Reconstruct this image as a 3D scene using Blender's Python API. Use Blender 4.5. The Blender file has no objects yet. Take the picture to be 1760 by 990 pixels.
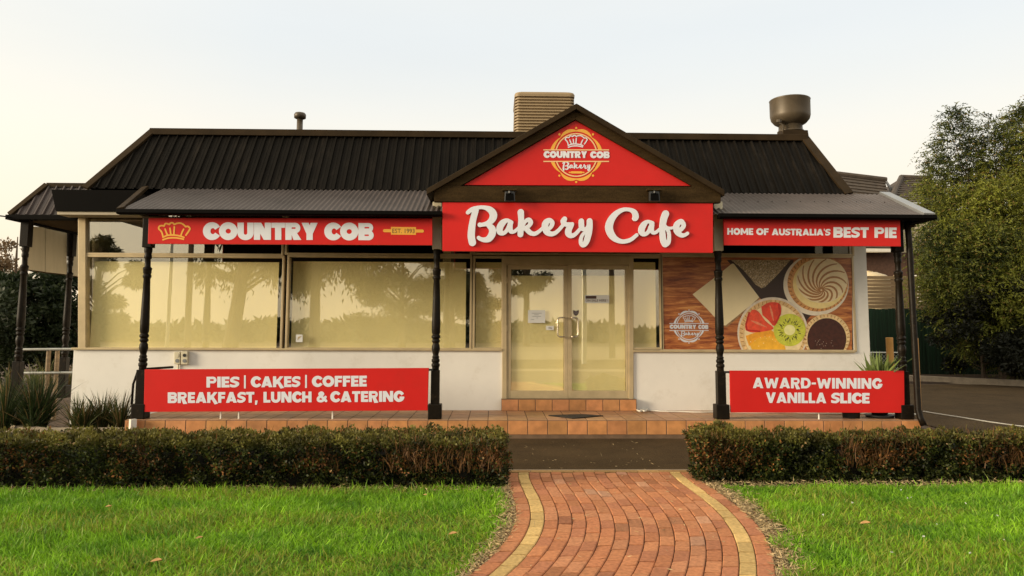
import bpy, bmesh, math, random
import numpy as np
from mathutils import Matrix, Vector

R_ = math.radians
random.seed(7)
RNG = np.random.default_rng(11)
scene = bpy.context.scene
COL = scene.collection

# ------------------------------------------------------------------ camera
CAM_H = 1.53
FPX = 1270.0            # focal length in photograph pixels (1760 wide)
PYC = 449.0             # row of the optical axis
YAW, PITCH, ROLL = R_(1.35), R_(5.2), R_(0.20)
cam_d = bpy.data.cameras.new('camera')
cam_d.sensor_width = 36.0
cam_d.lens = FPX / 1760 * 36.0
cam_d.shift_y = -(495 - PYC) / 1760
cam_d.clip_end = 2000
cam = bpy.data.objects.new('camera', cam_d)
COL.objects.link(cam)
CAM_R = Matrix.Rotation(-YAW, 3, 'Z') @ Matrix.Rotation(math.pi / 2 + PITCH, 3, 'X') @ Matrix.Rotation(ROLL, 3, 'Z')
cam.matrix_world = Matrix.Translation((0, 0, CAM_H)) @ CAM_R.to_4x4()
scene.camera = cam

# ------------------------------------------------------------------ sky, sun, exposure
SUN_AZ, SUN_EL = R_(250), R_(12)     # compass style: 0 = +Y (behind the shop), clockwise; low evening sun far to the viewer's left
world = bpy.data.worlds.new('World')
scene.world = world
world.use_nodes = True
wn, wl = world.node_tree.nodes, world.node_tree.links
wn.clear()
w_out = wn.new('ShaderNodeOutputWorld')
w_bg = wn.new('ShaderNodeBackground')
w_bg.inputs['Strength'].default_value = 0.1
w_sky = wn.new('ShaderNodeTexSky')
w_sky.sky_type = 'NISHITA'
w_sky.sun_disc = False
w_sky.sun_elevation = SUN_EL
w_sky.sun_rotation = SUN_AZ
w_sky.dust_density = 2.5
w_sky.air_density = 1.0
w_tc = wn.new('ShaderNodeTexCoord')
w_sep = wn.new('ShaderNodeSeparateXYZ')
w_ramp = wn.new('ShaderNodeValToRGB')
w_ramp.color_ramp.interpolation = 'B_SPLINE'
e = w_ramp.color_ramp.elements
e[0].position = 0.0;  e[0].color = (0.84, 0.66, 0.44, 1)
e[1].position = 0.75; e[1].color = (1.02, 0.91, 0.70, 1)  # overhead sky out of view, brightened and warmed for ambient fill
x = e.new(0.10); x.color = (0.83, 0.70, 0.525, 1)
x = e.new(0.25); x.color = (0.82, 0.785, 0.69, 1)
x = e.new(0.40); x.color = (0.565, 0.635, 0.705, 1)
w_x10 = wn.new('ShaderNodeMix'); w_x10.data_type = 'RGBA'; w_x10.blend_type = 'MULTIPLY'
w_x10.inputs['Factor'].default_value = 1.0
w_x10.inputs[7].default_value = (7.0, 7.0, 7.0, 1)
w_mix = wn.new('ShaderNodeMix'); w_mix.data_type = 'RGBA'
w_mix.inputs['Factor'].default_value = 0.88      # a thin veil of evening cloud over the clear sky, brightened overhead as unseen fill
wl.new(w_tc.outputs['Generated'], w_sep.inputs[0])
wl.new(w_sep.outputs['Z'], w_ramp.inputs[0])
w_dot = wn.new('ShaderNodeVectorMath'); w_dot.operation = 'DOT_PRODUCT'
w_dot.inputs[1].default_value = (math.sin(SUN_AZ), math.cos(SUN_AZ), 0.1)
wl.new(w_tc.outputs['Generated'], w_dot.inputs[0])
w_glow = wn.new('ShaderNodeMapRange'); w_glow.inputs[1].default_value = 0.0; w_glow.inputs[2].default_value = 1.0
w_glow.inputs[3].default_value = 0.0; w_glow.inputs[4].default_value = 0.75
wl.new(w_dot.outputs['Value'], w_glow.inputs[0])
w_warm = wn.new('ShaderNodeMix'); w_warm.data_type = 'RGBA'      # warmer towards the low sun
w_warm.inputs[7].default_value = (1.02, 0.90, 0.68, 1)
wl.new(w_glow.outputs[0], w_warm.inputs['Factor']); wl.new(w_ramp.outputs[0], w_warm.inputs[6])
wl.new(w_warm.outputs[2], w_x10.inputs[6])
w_cl = wn.new('ShaderNodeTexNoise'); w_cl.inputs['Scale'].default_value = 2.2; w_cl.inputs['Detail'].default_value = 5
w_map = wn.new('ShaderNodeMapping'); w_map.inputs['Scale'].default_value = (1, 1, 5)
wl.new(w_tc.outputs['Generated'], w_map.inputs[0]); wl.new(w_map.outputs[0], w_cl.inputs[0])
w_fac = wn.new('ShaderNodeMapRange'); w_fac.inputs[1].default_value = 0.3; w_fac.inputs[2].default_value = 0.7
w_fac.inputs[3].default_value = 0.88; w_fac.inputs[4].default_value = 0.92
wl.new(w_cl.outputs[0], w_fac.inputs[0]); wl.new(w_fac.outputs[0], w_mix.inputs['Factor'])
wl.new(w_sky.outputs[0], w_mix.inputs[6])
wl.new(w_x10.outputs[2], w_mix.inputs[7])
wl.new(w_mix.outputs[2], w_bg.inputs['Color'])
wl.new(w_bg.outputs[0], w_out.inputs[0])

sun_d = bpy.data.lights.new('sun', 'SUN')
sun_d.energy = 2.3
sun_d.angle = R_(20)
sun_d.color = (1.0, 0.84, 0.60)
sun = bpy.data.objects.new('sun', sun_d)
COL.objects.link(sun)
to_sun = Vector((math.sin(SUN_AZ) * math.cos(SUN_EL), math.cos(SUN_AZ) * math.cos(SUN_EL), math.sin(SUN_EL)))
sun.rotation_euler = to_sun.to_track_quat('Z', 'Y').to_euler()
sun.location = to_sun * 60

vs = scene.view_settings
vs.view_transform = 'Standard'
try: vs.look = 'None'
except Exception: pass
vs.exposure = 0.95
vs.gamma = 1.0
vs.use_curve_mapping = False
scene.cycles.max_bounces = 8
scene.cycles.transparent_max_bounces = 12

# ------------------------------------------------------------------ helpers
def ray(px, py):
    return CAM_R @ Vector(((px - 880) / FPX, (PYC - py) / FPX, -1.0))
def at(px, py, Y):
    """the point of the vertical plane y = Y seen at photograph pixel (px, py)"""
    d = ray(px, py); t = Y / d.y
    return Vector((d.x * t, Y, CAM_H + d.z * t))
def ground(px, py, z=0.0):
    d = ray(px, py); t = (z - CAM_H) / d.z
    return Vector((d.x * t, d.y * t, z))

def tag(o, label=None, cat=None, group=None, kind=None):
    for k, v in (('label', label), ('category', cat), ('group', group), ('kind', kind)):
        if v: o[k] = v
    return o
def thing(name, loc, label, cat, group=None):
    o = bpy.data.objects.new(name, None)
    o.empty_display_size = 0.2
    o.location = loc
    COL.objects.link(o)
    return tag(o, label, cat, group)
def link_mesh(name, me, parent=None):
    o = bpy.data.objects.new(name, me)
    COL.objects.link(o)
    if parent is not None:
        o.parent = parent
    return o
def root_offset(parent):
    v = Vector((0, 0, 0))
    while parent is not None:
        v = v + parent.location; parent = parent.parent
    return v

class MB:
    """collects shapes in world coordinates and links them as ONE mesh object"""
    def __init__(s): s.v, s.f, s.m = [], [], []
    def add(s, vs_, fs, mi=0):
        b = len(s.v); s.v += [tuple(q) for q in vs_]
        s.f += [tuple(i + b for i in f) for f in fs]; s.m += [mi] * len(fs)
        return s
    def box(s, a, b, mi=0):
        x0, x1 = sorted((a[0], b[0])); y0, y1 = sorted((a[1], b[1])); z0, z1 = sorted((a[2], b[2]))
        return s.add([(x0,y0,z0),(x1,y0,z0),(x1,y1,z0),(x0,y1,z0),(x0,y0,z1),(x1,y0,z1),(x1,y1,z1),(x0,y1,z1)],
                     [(0,3,2,1),(4,5,6,7),(0,1,5,4),(1,2,6,5),(2,3,7,6),(3,0,4,7)], mi)
    def quad(s, a, b, c, d, mi=0): return s.add([a, b, c, d], [(0, 1, 2, 3)], mi)
    def prism(s, front, dv, mi=0):
        n = len(front); dv = Vector(dv)
        v = [Vector(p) for p in front]; v = v + [p + dv for p in v]
        f = [tuple(range(n)), tuple(range(2 * n - 1, n - 1, -1))]
        f += [(i, i + n, (i + 1) % n + n, (i + 1) % n) for i in range(n)]
        return s.add(v, f, mi)
    def pbox(s, px0, py0, px1, py1, Y, depth, mi=0):
        """slab whose front face on plane Y spans the four photo corners"""
        return s.prism([at(px0,py1,Y), at(px1,py1,Y), at(px1,py0,Y), at(px0,py0,Y)], (0, depth, 0), mi)
    def tube(s, pts, r, n=8, mi=0, cap=True):
        pts = [Vector(p) for p in pts]; k = len(pts)
        rr = r if isinstance(r, (list, tuple)) else [r] * k
        b = len(s.v); up = Vector((0, 0, 1)); prev = None
        for i, p in enumerate(pts):
            t = (pts[min(i + 1, k - 1)] - pts[max(i - 1, 0)]).normalized()
            if prev is None:
                u = t.cross(up)
                if u.length < 1e-3: u = t.cross(Vector((1, 0, 0)))
            else:
                u = prev - t * prev.dot(t)
            u.normalize(); prev = u; w = t.cross(u)
            for j in range(n):
                a = 2 * math.pi * j / n
                s.v.append(tuple(p + (u * math.cos(a) + w * math.sin(a)) * rr[i]))
        fs = []
        for i in range(k - 1):
            for j in range(n):
                fs.append((b+i*n+j, b+i*n+(j+1)%n, b+(i+1)*n+(j+1)%n, b+(i+1)*n+j))
        if cap:
            fs.append(tuple(b + j for j in reversed(range(n)))); fs.append(tuple(b + (k-1)*n + j for j in range(n)))
        s.f += fs; s.m += [mi] * len(fs)
        return s
    def lathe(s, c, prof, n=24, mi=0):
        """prof: (radius, z) from the bottom up"""
        b = len(s.v); c = Vector(c)
        for r, z in prof:
            for j in range(n):
                a = 2 * math.pi * j / n
                s.v.append((c.x + r * math.cos(a), c.y + r * math.sin(a), c.z + z))
        fs = []
        for i in range(len(prof) - 1):
            for j in range(n):
                fs.append((b+i*n+j, b+i*n+(j+1)%n, b+(i+1)*n+(j+1)%n, b+(i+1)*n+j))
        fs.append(tuple(b + j for j in reversed(range(n)))); fs.append(tuple(b + (len(prof)-1)*n + j for j in range(n)))
        s.f += fs; s.m += [mi] * len(fs)
        return s
    def build(s, name, mats, parent=None, bevel=0, smooth=False):
        off = root_offset(parent)
        me = bpy.data.meshes.new(name)
        me.from_pydata([(x - off.x, y - off.y, z - off.z) for x, y, z in s.v], [], s.f)
        for m in (mats if isinstance(mats, (list, tuple)) else [mats]): me.materials.append(m)
        if any(s.m): me.polygons.foreach_set('material_index', s.m)
        me.validate()
        bm = bmesh.new(); bm.from_mesh(me)
        bmesh.ops.recalc_face_normals(bm, faces=bm.faces)
        bm.to_mesh(me); bm.free()
        o = link_mesh(name, me, parent)
        if smooth: me.polygons.foreach_set('use_smooth', [True] * len(me.polygons))
        if bevel:
            md = o.modifiers.new('edge', 'BEVEL'); md.width = bevel; md.segments = 2; md.limit_method = 'ANGLE'; md.angle_limit = R_(40)
        return o

def copy_tree(o, parent=None):
    c = o.copy(); COL.objects.link(c)
    if parent is not None: c.parent = parent
    for ch in list(o.children): copy_tree(ch, c)
    return c

# ------------------------------------------------------------------ materials
def mat(name, base, rough=0.6, var=0.12, scale=5.0, bump=0.0, bscale=40.0, metal=0.0, coat=0.0, spec=0.5, fine=0.0, stretch=(1,1,1), dirt=None):
    m = bpy.data.materials.new(name); m.use_nodes = True
    n, l = m.node_tree.nodes, m.node_tree.links
    p = n['Principled BSDF']
    p.inputs['Roughness'].default_value = rough
    p.inputs['Metallic'].default_value = metal
    p.inputs['Coat Weight'].default_value = coat
    p.inputs['Specular IOR Level'].default_value = spec
    tc = n.new('ShaderNodeTexCoord'); mp = n.new('ShaderNodeMapping')
    mp.inputs['Scale'].default_value = stretch
    l.new(tc.outputs['Object'], mp.inputs[0])
    ns = n.new('ShaderNodeTexNoise'); ns.inputs['Scale'].default_value = scale; ns.inputs['Detail'].default_value = 6; ns.inputs['Roughness'].default_value = 0.6
    l.new(mp.outputs[0], ns.inputs[0])
    rp = n.new('ShaderNodeValToRGB')
    lo = [max(0, c * (1 - var)) for c in base]; hi = [min(1, c * (1 + var)) for c in base]
    rp.color_ramp.elements[0].position = 0.3; rp.color_ramp.elements[1].position = 0.7
    rp.color_ramp.elements[0].color = (*lo, 1); rp.color_ramp.elements[1].color = (*hi, 1)
    l.new(ns.outputs[0], rp.inputs[0])
    col = rp.outputs[0]
    if fine:
        n2 = n.new('ShaderNodeTexNoise'); n2.inputs['Scale'].default_value = bscale * 2; n2.inputs['Detail'].default_value = 3
        l.new(tc.outputs['Object'], n2.inputs[0])
        r2 = n.new('ShaderNodeMapRange'); r2.inputs[1].default_value = 0.35; r2.inputs[2].default_value = 0.65
        r2.inputs[3].default_value = 1 - fine; r2.inputs[4].default_value = 1 + fine
        l.new(n2.outputs[0], r2.inputs[0])
        mx = n.new('ShaderNodeMix'); mx.data_type = 'RGBA'; mx.blend_type = 'MULTIPLY'; mx.inputs['Factor'].default_value = 1
        l.new(col, mx.inputs[6]); l.new(r2.outputs[0], mx.inputs[7]); col = mx.outputs[2]
    if dirt:
        n3 = n.new('ShaderNodeTexNoise'); n3.inputs['Scale'].default_value = dirt[1]; n3.inputs['Detail'].default_value = 8; n3.inputs['Roughness'].default_value = 0.7
        l.new(mp.outputs[0], n3.inputs[0])
        r3 = n.new('ShaderNodeMapRange'); r3.inputs[1].default_value = 0.55; r3.inputs[2].default_value = 0.75; r3.inputs[4].default_value = dirt[2]
        l.new(n3.outputs[0], r3.inputs[0])
        mx = n.new('ShaderNodeMix'); mx.data_type = 'RGBA'
        l.new(r3.outputs[0], mx.inputs['Factor']); l.new(col, mx.inputs[6]); mx.inputs[7].default_value = (*dirt[0], 1); col = mx.outputs[2]
    l.new(col, p.inputs['Base Color'])
    if bump:
        n4 = n.new('ShaderNodeTexNoise'); n4.inputs['Scale'].default_value = bscale; n4.inputs['Detail'].default_value = 4
        l.new(mp.outputs[0], n4.inputs[0])
        bp = n.new('ShaderNodeBump'); bp.inputs['Strength'].default_value = bump; bp.inputs['Distance'].default_value = 0.01
        l.new(n4.outputs[0], bp.inputs['Height']); l.new(bp.outputs[0], p.inputs['Normal'])
    return m

def attr_mat(name, rough=0.7, trans=0.0, spec=0.3, bump=0.0, bscale=60, fine=0.0):
    """colour comes from the mesh's own 'col' attribute (each leaf, blade or brick has a colour of its own)"""
    m = bpy.data.materials.new(name); m.use_nodes = True
    n, l = m.node_tree.nodes, m.node_tree.links
    p = n['Principled BSDF']; out = n['Material Output']
    p.inputs['Roughness'].default_value = rough; p.inputs['Specular IOR Level'].default_value = spec
    a = n.new('ShaderNodeAttribute'); a.attribute_name = 'col'
    col = a.outputs['Color']
    if fine:
        tc = n.new('ShaderNodeTexCoord'); n2 = n.new('ShaderNodeTexNoise'); n2.inputs['Scale'].default_value = bscale; n2.inputs['Detail'].default_value = 6
        l.new(tc.outputs['Object'], n2.inputs[0])
        r2 = n.new('ShaderNodeMapRange'); r2.inputs[1].default_value = 0.3; r2.inputs[2].default_value = 0.7
        r2.inputs[3].default_value = 1 - fine; r2.inputs[4].default_value = 1 + fine
        l.new(n2.outputs[0], r2.inputs[0])
        mx = n.new('ShaderNodeMix'); mx.data_type = 'RGBA'; mx.blend_type = 'MULTIPLY'; mx.inputs['Factor'].default_value = 1
        l.new(col, mx.inputs[6]); l.new(r2.outputs[0], mx.inputs[7]); col = mx.outputs[2]
        if bump:
            bp = n.new('ShaderNodeBump'); bp.inputs['Strength'].default_value = bump; bp.inputs['Distance'].default_value = 0.005
            l.new(n2.outputs[0], bp.inputs['Height']); l.new(bp.outputs[0], p.inputs['Normal'])
    l.new(col, p.inputs['Base Color'])
    if trans:
        t = n.new('ShaderNodeBsdfTranslucent'); l.new(col, t.inputs['Color'])
        mx = n.new('ShaderNodeMixShader'); mx.inputs[0].default_value = trans
        l.new(p.outputs[0], mx.inputs[1]); l.new(t.outputs[0], mx.inputs[2]); l.new(mx.outputs[0], out.inputs[0])
    return m

def glass_mat(name, refl=0.3, tint=(0.92, 0.9, 0.8), wobble=0.004):
    m = bpy.data.materials.new(name); m.use_nodes = True
    n, l = m.node_tree.nodes, m.node_tree.links
    n.remove(n['Principled BSDF']); out = n['Material Output']
    tr = n.new('ShaderNodeBsdfTransparent'); tr.inputs[0].default_value = (*tint, 1)
    gl = n.new('ShaderNodeBsdfGlossy'); gl.inputs['Roughness'].default_value = 0.004; gl.inputs['Color'].default_value = (1, 0.97, 0.88, 1)
    tc = n.new('ShaderNodeTexCoord'); ns = n.new('ShaderNodeTexNoise'); ns.inputs['Scale'].default_value = 1.3; ns.inputs['Detail'].default_value = 1
    l.new(tc.outputs['Object'], ns.inputs[0])
    bp = n.new('ShaderNodeBump'); bp.inputs['Strength'].default_value = wobble; bp.inputs['Distance'].default_value = 0.1
    l.new(ns.outputs[0], bp.inputs['Height']); l.new(bp.outputs[0], gl.inputs['Normal'])
    mx = n.new('ShaderNodeMixShader'); mx.inputs[0].default_value = refl
    l.new(tr.outputs[0], mx.inputs[1]); l.new(gl.outputs[0], mx.inputs[2]); l.new(mx.outputs[0], out.inputs[0])
    return m

M = {}
M['red'] = mat('red_sign_face', (0.57, 0.016, 0.013), 0.45, 0.06, 1.5, spec=0.25, bump=0.03, bscale=3, dirt=((0.44, 0.022, 0.014), 1.1, 0.5))
M['white_letter'] = mat('white_letter', (0.69, 0.71, 0.77), 0.5, 0.03, 4)
M['gold'] = mat('gold_print', (0.80, 0.40, 0.045), 0.5, 0.04, 4)
M['dark_print'] = mat('dark_print', (0.07, 0.03, 0.02), 0.5, 0.05, 4)
M['roof'] = mat('charcoal_roof_steel', (0.008, 0.0065, 0.005), 0.6, 0.3, 2.0, spec=0.06, stretch=(3, 1, 0.5), dirt=((0.030, 0.023, 0.017), 2.0, 0.5))
M['corrugated'] = mat('verandah_roof_steel', (0.075, 0.060, 0.057), 0.42, 0.25, 1.6, spec=0.3, dirt=((0.05, 0.038, 0.03), 2.2, 0.6))
M['flashing'] = mat('roof_flashing', (0.032, 0.0205, 0.010), 0.6, 0.3, 2.5, spec=0.08)
M['flashing_pale'] = mat('pale_flashing', (0.24, 0.245, 0.25), 0.35, 0.1, 2.5, metal=0.3)
M['gutter'] = mat('black_gutter', (0.003, 0.0025, 0.002), 0.6, 0.2, 3, spec=0.04)
M['brown'] = mat('brown_timber_trim', (0.040, 0.0245, 0.010), 0.7, 0.3, 3.0, bump=0.25, bscale=30, stretch=(1, 1, 6), fine=0.2, spec=0.05)
M['post'] = mat('dark_post_paint', (0.008, 0.0055, 0.003), 0.45, 0.35, 9.0, bump=0.2, bscale=50, dirt=((0.05, 0.03, 0.015), 14, 0.6), spec=0.14)
M['cream_paint'] = mat('cream_paint', (0.62, 0.56, 0.40), 0.55, 0.08, 4, dirt=((0.40, 0.33, 0.2), 3, 0.3))
M['wall'] = mat('white_painted_wall', (0.79, 0.76, 0.70), 0.6, 0.05, 1.5, bump=0.06, bscale=25, dirt=((0.52, 0.46, 0.36), 2.4, 0.45))
M['frame'] = mat('beige_aluminium', (0.52, 0.41, 0.24), 0.45, 0.14, 4, metal=0.2)
M['blind'] = mat('cream_paper_blind', (0.95, 0.84, 0.47), 0.8, 0.06, 0.8, stretch=(2, 2, 0.6))
M['dark_room'] = mat('dark_interior', (0.02, 0.015, 0.012), 0.8, 0.2, 3)
M['glass'] = glass_mat('window_glass', 0.165, (1.0, 1.0, 0.97))
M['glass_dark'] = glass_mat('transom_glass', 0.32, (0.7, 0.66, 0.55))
M['glass_dull'] = glass_mat('painted_dark_transom_glass', 0.04, (0.5, 0.45, 0.35))  # darker, less mirroring copy of the transom glass, painting in a dark reflection
M['steel'] = mat('brushed_steel', (0.62, 0.56, 0.46), 0.25, 0.08, 8, metal=1.0)
M['cowl'] = mat('weathered_steel', (0.085, 0.064, 0.040), 0.45, 0.3, 3, metal=0.2, dirt=((0.05, 0.032, 0.018), 3, 0.6))
M['cooler'] = mat('beige_cooler_plastic', (0.30, 0.215, 0.115), 0.55, 0.08, 2)
M['cooler_dark'] = mat('cooler_pad_shadow', (0.10, 0.07, 0.04), 0.8, 0.2, 6)
M['black'] = mat('black_plastic', (0.014, 0.013, 0.012), 0.45, 0.2, 5)
M['lens'] = mat('lamp_glass', (0.5, 0.5, 0.48), 0.15, 0.05, 5, coat=0.5)
M['paper'] = mat('white_paper', (0.72, 0.72, 0.70), 0.7, 0.04, 5)
M['white_pvc'] = mat('white_pvc', (0.72, 0.68, 0.60), 0.4, 0.08, 8)
M['concrete'] = mat('pale_concrete', (0.30, 0.24, 0.17), 0.85, 0.2, 5, bump=0.3, bscale=60, fine=0.2, dirt=((0.13, 0.10, 0.07), 2.2, 0.6))
M['asphalt'] = mat('asphalt', (0.066, 0.043, 0.021), 0.95, 0.25, 1.2, bump=0.6, bscale=80, fine=0.6, dirt=((0.085, 0.058, 0.031), 0.7, 0.5), spec=0.12)
M['soil'] = mat('brown_soil', (0.075, 0.045, 0.026), 0.95, 0.35, 5, bump=0.6, bscale=40, fine=0.3)
M['turf_soil'] = mat('turf_soil', (0.045, 0.06, 0.018), 0.95, 0.35, 5, bump=0.5, bscale=40, fine=0.3)
M['leaf'] = attr_mat('leaf', 0.55, 0.25, 0.3)
M['grass'] = attr_mat('grass_blade', 0.5, 0.35, 0.35)
M['bark'] = mat('bark', (0.10, 0.07, 0.045), 0.9, 0.35, 6, bump=0.7, bscale=20, stretch=(2, 2, 0.4))
M['twig'] = mat('hedge_twigs', (0.05, 0.034, 0.02), 0.9, 0.3, 8)
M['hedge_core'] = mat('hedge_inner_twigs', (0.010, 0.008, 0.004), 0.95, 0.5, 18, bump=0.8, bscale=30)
M['brick'] = attr_mat('paving_brick', 0.85, 0, 0.25, bump=0.4, bscale=35, fine=0.22)
M['joint'] = mat('sand_joint', (0.05, 0.030, 0.018), 0.95, 0.3, 8)
M['tile'] = attr_mat('terracotta_tile', 0.5, 0, 0.4, bump=0.1, bscale=9, fine=0.18)
M['grout'] = mat('tile_grout', (0.14, 0.085, 0.05), 0.9, 0.2, 8)
M['mat_rubber'] = mat('rubber_mat', (0.02, 0.014, 0.01), 0.9, 0.3, 20, bump=0.6, bscale=90)
M['fence_green'] = mat('green_fence_paint', (0.004, 0.022, 0.010), 0.7, 0.5, 1.5, stretch=(8, 8, 0.4), bump=0.3, bscale=12)
M['slat'] = mat('weathered_slats', (0.24, 0.17, 0.10), 0.8, 0.3, 2.0, stretch=(0.6, 1, 8), bump=0.2, bscale=10)
M['tank'] = mat('cream_tank_plastic', (0.60, 0.48, 0.30), 0.5, 0.06, 2)
M['roof_tile'] = mat('brown_roof_tile', (0.060, 0.044, 0.032), 0.8, 0.35, 3, bump=0.3, bscale=14)
M['brickwall'] = mat('house_brick', (0.085, 0.042, 0.026), 0.85, 0.3, 9, bump=0.3, bscale=20)
M['bollard'] = mat('ochre_bollard_paint', (0.52, 0.26, 0.06), 0.6, 0.12, 5)
M['galv'] = mat('galvanised_pipe', (0.42, 0.42, 0.38), 0.4, 0.15, 6, metal=0.6)
M['pot'] = mat('black_pot', (0.02, 0.02, 0.02), 0.55, 0.25, 8)
M['panel'] = mat('pale_blind_fabric', (0.46, 0.40, 0.28), 0.8, 0.1, 2, stretch=(2, 2, 0.6))
M['soffit'] = mat('cream_soffit', (0.42, 0.36, 0.26), 0.7, 0.08, 3)
M['pole_wood'] = mat('pole_timber', (0.10, 0.075, 0.05), 0.85, 0.3, 4, stretch=(4, 4, 0.4))
M['dry_leaf'] = mat('dry_leaf', (0.42, 0.24, 0.09), 0.8, 0.3, 30)
M['house_paint'] = mat('house_render', (0.52, 0.44, 0.30), 0.8, 0.08, 3)

# ------------------------------------------------------------------ scattered foliage
def set_cols(me, cols, per):
    a = me.attributes.new('col', 'FLOAT_COLOR', 'POINT')
    c = np.ones((len(cols) * per, 4), np.float32); c[:, :3] = np.repeat(cols, per, axis=0)
    a.data.foreach_set('color', c.ravel())
def unit(v): return v / np.maximum(np.linalg.norm(v, axis=1, keepdims=True), 1e-9)
def leaf_mesh(name, pos, d, L, W, cols, m, parent=None, fold=0.0):
    """N four-cornered leaves: base at pos, pointing along d"""
    N = len(pos); off = np.array(root_offset(parent))
    d = unit(d); rnd = RNG.normal(size=(N, 3)); s = unit(np.cross(d, rnd)); nrm = np.cross(d, s)
    L = np.broadcast_to(L, N)[:, None]; W = np.broadcast_to(W, N)[:, None]
    v = np.empty((N, 4, 3))
    v[:, 0] = pos; v[:, 1] = pos + d * L * 0.45 + s * W * 0.5 + nrm * W * fold
    v[:, 2] = pos + d * L; v[:, 3] = pos + d * L * 0.45 - s * W * 0.5 + nrm * W * fold
    v -= off
    me = bpy.data.meshes.new(name)
    me.vertices.add(N * 4); me.loops.add(N * 4); me.polygons.add(N)
    me.vertices.foreach_set('co', v.astype(np.float32).ravel())
    me.loops.foreach_set('vertex_index', np.arange(N * 4, dtype=np.int32))
    me.polygons.foreach_set('loop_start', np.arange(0, N * 4, 4, dtype=np.int32))
    me.update(); me.materials.append(m); set_cols(me, cols, 4)
    return link_mesh(name, me, parent)
def blade_mesh(name, pos, lean, H, W, cols, m, parent=None, face=None):
    """N curved blades of three segments: base pos, upright, tip pushed by lean (N,3)"""
    N = len(pos); off = np.array(root_offset(parent))
    H = np.broadcast_to(H, N)[:, None]; W = np.broadcast_to(W, N)[:, None]
    ang = RNG.uniform(0, 2 * np.pi, N) if face is None else face
    s = np.stack([np.cos(ang), np.sin(ang), np.zeros(N)], 1)
    up = np.array([0, 0, 1.0])
    ts = (0, 0.4, 0.75, 1.0); ws = (0.8, 1.0, 0.7, 0.0)
    v = np.empty((N, 7, 3)); k = 0
    for t, w in zip(ts, ws):
        c = pos + up * H * (t - 0.0) + lean * (t ** 1.9)
        if w > 0:
            v[:, k] = c - s * W * w / 2; v[:, k + 1] = c + s * W * w / 2; k += 2
        else:
            v[:, k] = c
    v -= off
    me = bpy.data.meshes.new(name)
    base = np.arange(N)[:, None] * 7
    loops = np.concatenate([base + np.array([[0, 1, 3, 2]]), base + np.array([[2, 3, 5, 4]]), base + np.array([[4, 5, 6]])], 1)
    me.vertices.add(N * 7); me.loops.add(N * 11); me.polygons.add(N * 3)
    me.vertices.foreach_set('co', v.astype(np.float32).ravel())
    me.loops.foreach_set('vertex_index', loops.astype(np.int32).ravel())
    st = (np.arange(N)[:, None] * 11 + np.array([[0, 4, 8]])).ravel()
    me.polygons.foreach_set('loop_start', st.astype(np.int32))
    me.update(); me.materials.append(m); set_cols(me, cols, 7)
    return link_mesh(name, me, parent)
def vnoise(p, scale, seed=0):
    """cheap smooth noise in 0..1 from a few sine waves"""
    r = np.random.default_rng(seed); out = np.zeros(len(p))
    for _ in range(7):
        k = r.normal(size=3) * scale; out += np.sin(p @ k + r.uniform(0, 6.28))
    return 0.5 + out / 7 * 0.9

# ------------------------------------------------------------------ lettering (signed distance shapes meshed by marching squares)
def s_box(x0, y0, x1, y1):
    def f(X, Y):
        dx = np.abs(X - (x0 + x1) / 2) - abs(x1 - x0) / 2; dy = np.abs(Y - (y0 + y1) / 2) - abs(y1 - y0) / 2
        return np.maximum(dx, dy)
    return f
def s_ell(cx, cy, rx, ry):
    def f(X, Y): return (np.sqrt(((X - cx) / rx) ** 2 + ((Y - cy) / ry) ** 2) - 1) * min(rx, ry)
    return f
def s_poly(pts):
    def f(X, Y):
        d = np.full(X.shape, 1e9); ins = np.zeros(X.shape, bool); n = len(pts)
        for i in range(n):
            ax, ay = pts[i]; bx, by = pts[(i + 1) % n]
            ex, ey = bx - ax, by - ay
            t = np.clip(((X - ax) * ex + (Y - ay) * ey) / (ex * ex + ey * ey + 1e-12), 0, 1)
            d = np.minimum(d, np.hypot(X - ax - t * ex, Y - ay - t * ey))
            c = ((ay > Y) != (by > Y)) & (X < (bx - ax) * (Y - ay) / ((by - ay) or 1e-12) + ax)
            ins ^= c
        return np.where(ins, -d, d)
    return f
def s_stroke(pts, r=None):
    """round-ended stroke through points (x, y[, r])"""
    def f(X, Y):
        d = np.full(X.shape, 1e9)
        for i in range(len(pts) - 1):
            ax, ay = pts[i][:2]; bx, by = pts[i + 1][:2]
            ra = pts[i][2] if r is None else r; rb = pts[i + 1][2] if r is None else r
            ex, ey = bx - ax, by - ay
            t = np.clip(((X - ax) * ex + (Y - ay) * ey) / (ex * ex + ey * ey + 1e-12), 0, 1)
            d = np.minimum(d, np.hypot(X - ax - t * ex, Y - ay - t * ey) - (ra + (rb - ra) * t))
        return d
    return f
def s_bar(x0, y0, x1, y1, w):
    L = math.hypot(x1 - x0, y1 - y0); nx, ny = -(y1 - y0) / L * w / 2, (x1 - x0) / L * w / 2
    return s_poly([(x0 + nx, y0 + ny), (x1 + nx, y1 + ny), (x1 - nx, y1 - ny), (x0 - nx, y0 - ny)])
def U(*fs): return lambda X, Y: np.minimum.reduce([f(X, Y) for f in fs])
def D(a, *bs): return lambda X, Y: np.maximum.reduce([a(X, Y)] + [-b(X, Y) for b in bs])
def I(*fs): return lambda X, Y: np.maximum.reduce([f(X, Y) for f in fs])
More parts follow.
